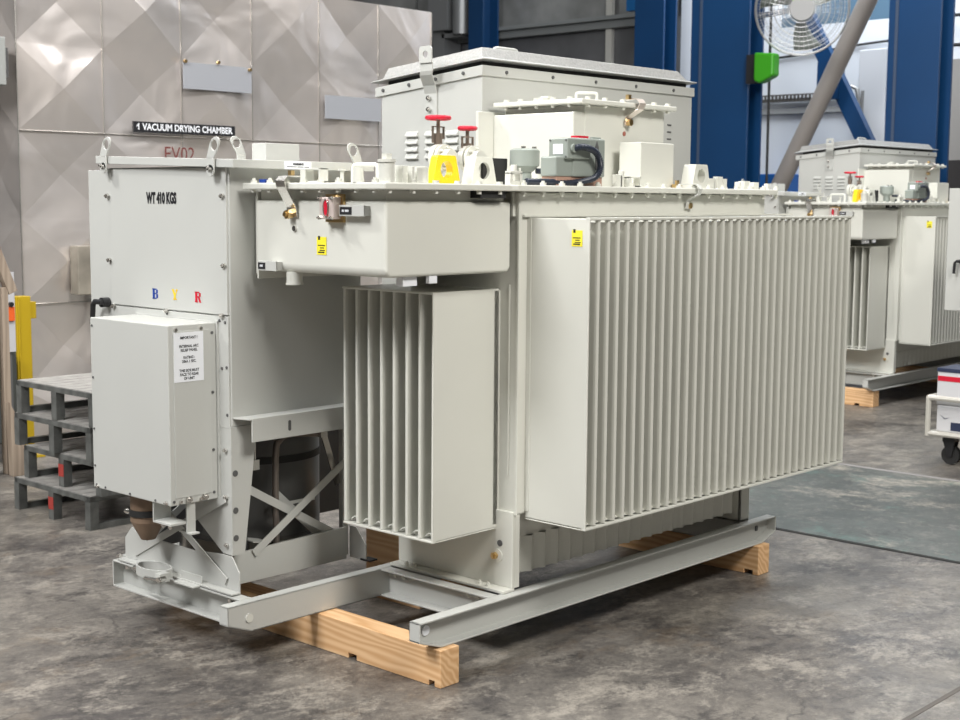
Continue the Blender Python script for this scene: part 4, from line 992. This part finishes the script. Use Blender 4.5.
# place centre on the ray of the photographed hub
fan_d = 14.0
U_ = fdir.cross(Vector((0, 0, 1))).normalized()*-1; V_ = U_.cross(fdir)*-1
FAN = thing('wall_fan', 'large round wire-caged fan fixed high beside the blue column', 'fan', FC)
wire = mat('fan_wire', (.50, .50, .50), .3, .7)
m = MB()
def ring(rad, off, r, n=48): m.tube([FC+U_*(rad*math.cos(2*math.pi*k/n))+V_*(rad*math.sin(2*math.pi*k/n))+fdir*off for k in range(n)], r, 6, closed=True)
R_ = .455
ring(R_, 0, .009); ring(R_, -.14, .009); ring(R_*.97, .03, .004)
for q_ in (.9, .8, .7, .6, .5, .4, .3): ring(R_*q_, .09-.05*q_*q_, .0035)
for q_ in (.85, .6): ring(R_*q_, -.19+.05*q_, .0035)
for k in range(48):
    an = 2*math.pi*k/48; dv = U_*math.cos(an)+V_*math.sin(an); tw = U_*-math.sin(an)+V_*math.cos(an)
    m.tube([FC+dv*.09+fdir*.088, FC+dv*.25+tw*.02+fdir*.08, FC+dv*.38+tw*.03+fdir*.055, FC+dv*R_+tw*.03], .0022, 4)
    m.tube([FC+dv*R_+fdir*-.0, FC+dv*R_+fdir*-.14], .0025, 4)
    m.tube([FC+dv*R_+fdir*-.14, FC+dv*.30+fdir*-.19, FC+dv*.10+fdir*-.21], .0022, 4)
m.build('cage', wire, FAN)
MB().cyl(FC+fdir*.08, FC+fdir*.10, .125, .115, n=32).build('hub_cap', mat('hub_grey', (.42, .42, .42), .4), FAN)
MB().cyl(FC-fdir*.30, FC-fdir*.02, .09, n=24).build('motor', mat('motor_grey', (.35, .35, .36), .4), FAN)
for k in range(3):
    an0 = 2*math.pi*k/3+.4; q = MB(); vs = []; n = 8
    for i in range(n+1):
        rad = .07+.34*i/n; sp = .42*(1 if i > 2 else .5+.25*i)
        for j in range(5):
            an = an0+sp*(j/4-.5)*1.6+.3*i/n; vs.append(FC+(U_*math.cos(an)+V_*math.sin(an))*rad+fdir*(-.03-.08*(j/4)))
    q.add(vs, [(5*i+j, 5*i+j+1, 5*i+j+6, 5*i+j+5) for i in range(n) for j in range(4)], True)
    q = q.build('blade', mat('blade', (.20, .22, .20), .35), FAN)
    so = q.modifiers.new('s', 'SOLIDIFY'); so.thickness = .004
MB().prism([FC+Vector((0, 0, 1))*.15+U_*-.14+fdir*.09, FC+Vector((0, 0, 1))*.15+U_*.14+fdir*.09, FC+Vector((0, 0, 1))*.075+U_*.09+fdir*.10, FC+Vector((0, 0, 1))*.075-U_*.09+fdir*.10], fdir*.01).build('maker_badge', mat('lime', (.30, .50, .12), .5), FAN, label='lime green badge plate')
MB().bar(FC-fdir*.22, Vector((12.56, 7.83, 3.42)), .05, .05).build('wall_arm', bld, FAN)
# diagonal pipes and braces
at((13, 7.2, 0))
tag(MB().tube([(13.4, 8.884, 0), (13.4, 7.999, 1.733), (13.4, 7.044, 3.603), (13.4, 6.02, 5.6)], .095, 20).build('diagonal_pipe', mat('pipe_grey', (.27, .245, .225), .45), None), 'thick grey-brown pipe slanting across in front of the white wall', 'pipe')
# ------------------------------------------------------------------ trolley

at((13.9, 7.6, 0))
tag(MB().bar((13.9, 6.05, 0), (13.9, 8.10, 3.70), .17, .10, (1, 0, 0)).box(13.83, 13.96, 7.58, 7.84, 2.66, 3.06).build('diagonal_brace', bl, None), 'dark blue diagonal brace behind the slanting grey-brown pipe', 'brace')
at((14.8, 7.7, 0))
tag(MB().box(14.8, 14.99, 7.53, 7.86, 0, 3.27).build('wall_trunking', mat('trunking', (.56, .58, .62), .5), None, .01), 'pale vertical trunking on the white wall beside the far right column', 'trunking')
tag(MB().tube([(14.66, 7.78, 0), (14.66, 7.78, 2.72), (14.66, 7.80, 2.82), (14.66, 7.87, 2.86), (14.66, 7.92, 2.80), (14.66, 7.87, 2.76)], .025, 10).tube([(14.64, 7.72, 0), (14.64, 7.72, 2.80)], .02, 8).build('bent_conduit', mat('conduit_grey', (.30, .30, .30), .4, .4), None), 'pair of thin grey conduits with a hooked top beside the pale trunking', 'conduit')
at((14.9, 8.8, 2.7))
tray = MB().box(14.9, 14.99, 8.0, 9.6, 2.74, 2.755).box(14.9, 14.91, 8.0, 9.6, 2.755, 2.775)
for k in range(32): tray.box(14.89, 14.91, 8.02+.05*k, 8.045+.05*k, 2.775, 2.81)
tray.box(14.9, 14.91, 8.0, 9.6, 2.81, 2.825)
tag(tray.build('cable_tray', mat('tray_dark', (.09, .085, .08), .5), None), 'toothed dark cable tray running along the white wall', 'cable tray')
tag(MB().box(14.95, 14.99, 8.0, 9.6, 2.60, 2.66).build('wall_rail', mat('rail_grey', (.33, .34, .35), .5), None), 'flat grey rail on the white wall just below the cable tray', 'rail')
tag(MB().tube([(14.97, 9.5, 3.24), (14.97, 8.6, 3.29), (14.97, 7.95, 3.35), (14.97, 7.6, 3.37), (14.97, 6.98, 3.36)], .014, 6).build('wall_cable', rubber, None), 'thin black cable sagging across the upper white wall', 'cable')
tag(MB().box(14.6, 14.98, 8.66, 9.0, 0, 1.88).build('blue_bin', mat('bin_blue', (.01, .10, .35), .4), None, .01), 'blue cabinet low against the white wall behind the slanting pipe', 'cabinet')
tag(MB().tube([(14.87, 2.2, 3.50), (14.87, 6.9, 3.58)], .02, 6).build('wall_cable', rubber, None), 'upper of two black cables right of the far column', 'cable')
tag(MB().tube([(14.87, 2.2, 3.20), (14.87, 6.9, 3.26)], .02, 6).build('wall_cable', rubber, None), 'lower of two black cables right of the far column', 'cable')

# trolley with cartons at the right border
TL = thing('trolley', 'cream metal trolley on black castors at the right border', 'trolley', (8.15, 3.3, 0))
cream = mat('trolley_cream', (.55, .53, .48), .4)
m = MB()
for y in (3.66, 2.92):
    for x in (7.9, 8.42): m.tube([(x, y, .17), (x, y, .40)], .016, 8)
for x in (7.9, 8.42): m.tube([(x, 3.66, .40), (x, 2.92, .40)], .016, 8); m.tube([(x, 3.66, .185), (x, 2.92, .185)], .014, 8)
for y in (3.66, 2.92): m.tube([(7.9, y, .40), (8.42, y, .40)], .016, 8); m.tube([(7.9, y, .185), (8.42, y, .185)], .014, 8)
m.build('frame', cream, TL)
MB().box(7.9, 8.42, 2.92, 3.66, .185, .197).build('platform', cream, TL)
m = MB(); m.tube([(8.40, 3.63, .40), (8.40, 3.63, .82), (8.40, 3.60, .86), (8.40, 2.98, .86), (8.40, 2.95, .82), (8.40, 2.95, .40)], .015, 10).build('push_handle', cream, TL)
MB().cyl((8.30, 3.585, .185), (8.30, 3.585, .66), .035, n=20).build('post', mat('post_grey', (.22, .215, .20), .5), TL)
MB().cyl((8.30, 3.585, .66), (8.30, 3.585, .675), .037, n=20).build('post_cap', yellow, TL)
for (x, y) in ((7.98, 3.54), (7.98, 3.02), (8.34, 3.54), (8.34, 3.02)):
    w = MB().cyl((x-.018, y, .058), (x+.018, y, .058), .056, n=28).build('castor', rubber, TL)
    MB().prism([(x-.03, y-.03, .14), (x-.03, y+.045, .14), (x-.03, y+.012, .05), (x-.03, y-.012, .05)], (.008, 0, 0)).prism([(x+.022, y-.03, .14), (x+.022, y+.045, .14), (x+.022, y+.012, .05), (x+.022, y-.012, .05)], (.008, 0, 0)).box(x-.035, x+.035, y-.03, y+.045, .14, .16).build('fork', black, w)
    MB().cyl((x, y, .155), (x, y, .19), .02, n=12).build('swivel', steel, w)
carton = mat('carton_white', (.60, .60, .62), .5); navy = mat('navy_print', (.02, .03, .07), .5)
at((7.94, 3.3, .197))
def carton_box(y0, y1, z0, z1, label, band):
    at((7.93, y0, z0))
    t_ = thing('carton', label, 'carton', (8.0, (y0+y1)/2, z0), 'white cartons on the trolley')
    MB().box(7.94, 8.20, y0, y1, z0, z1).build('box', carton, t_, .004)
    if band == 'red':
        MB().box(7.938, 7.94, y0+.004, y1-.004, z1-.075, z1-.045).build('red_band', red, t_)
        MB().prism([(7.938, y0+.02, z0+.06), (7.938, y0+.06, z0+.06), (7.938, y0+.02, z0+.10)], (.002, 0, 0)).build('red_mark', red, t_)
        MB().box(7.936, 8.202, y0-.003, y1+.003, z1-.02, z1+.002).build('lid_edge', navy, t_)
    else:
        MB().box(7.938, 7.94, y0+.01, y1-.09, z0+.01, z0+.06).build('dark_panel', navy, t_)
        MB().prism([(7.938, y1-.08, z0+.085), (7.938, y1-.05, z0+.075), (7.938, y1-.02, z0+.10), (7.938, y1-.05, z0+.08)], (.002, 0, 0)).build('tick_mark', navy, t_)
carton_box(3.37, 3.625, .198, .355, 'white carton with a dark panel standing on the trolley platform', 'navy')
carton_box(3.38, 3.630, .358, .575, 'white carton with a red band and dark edge, topmost on the trolley', 'red')
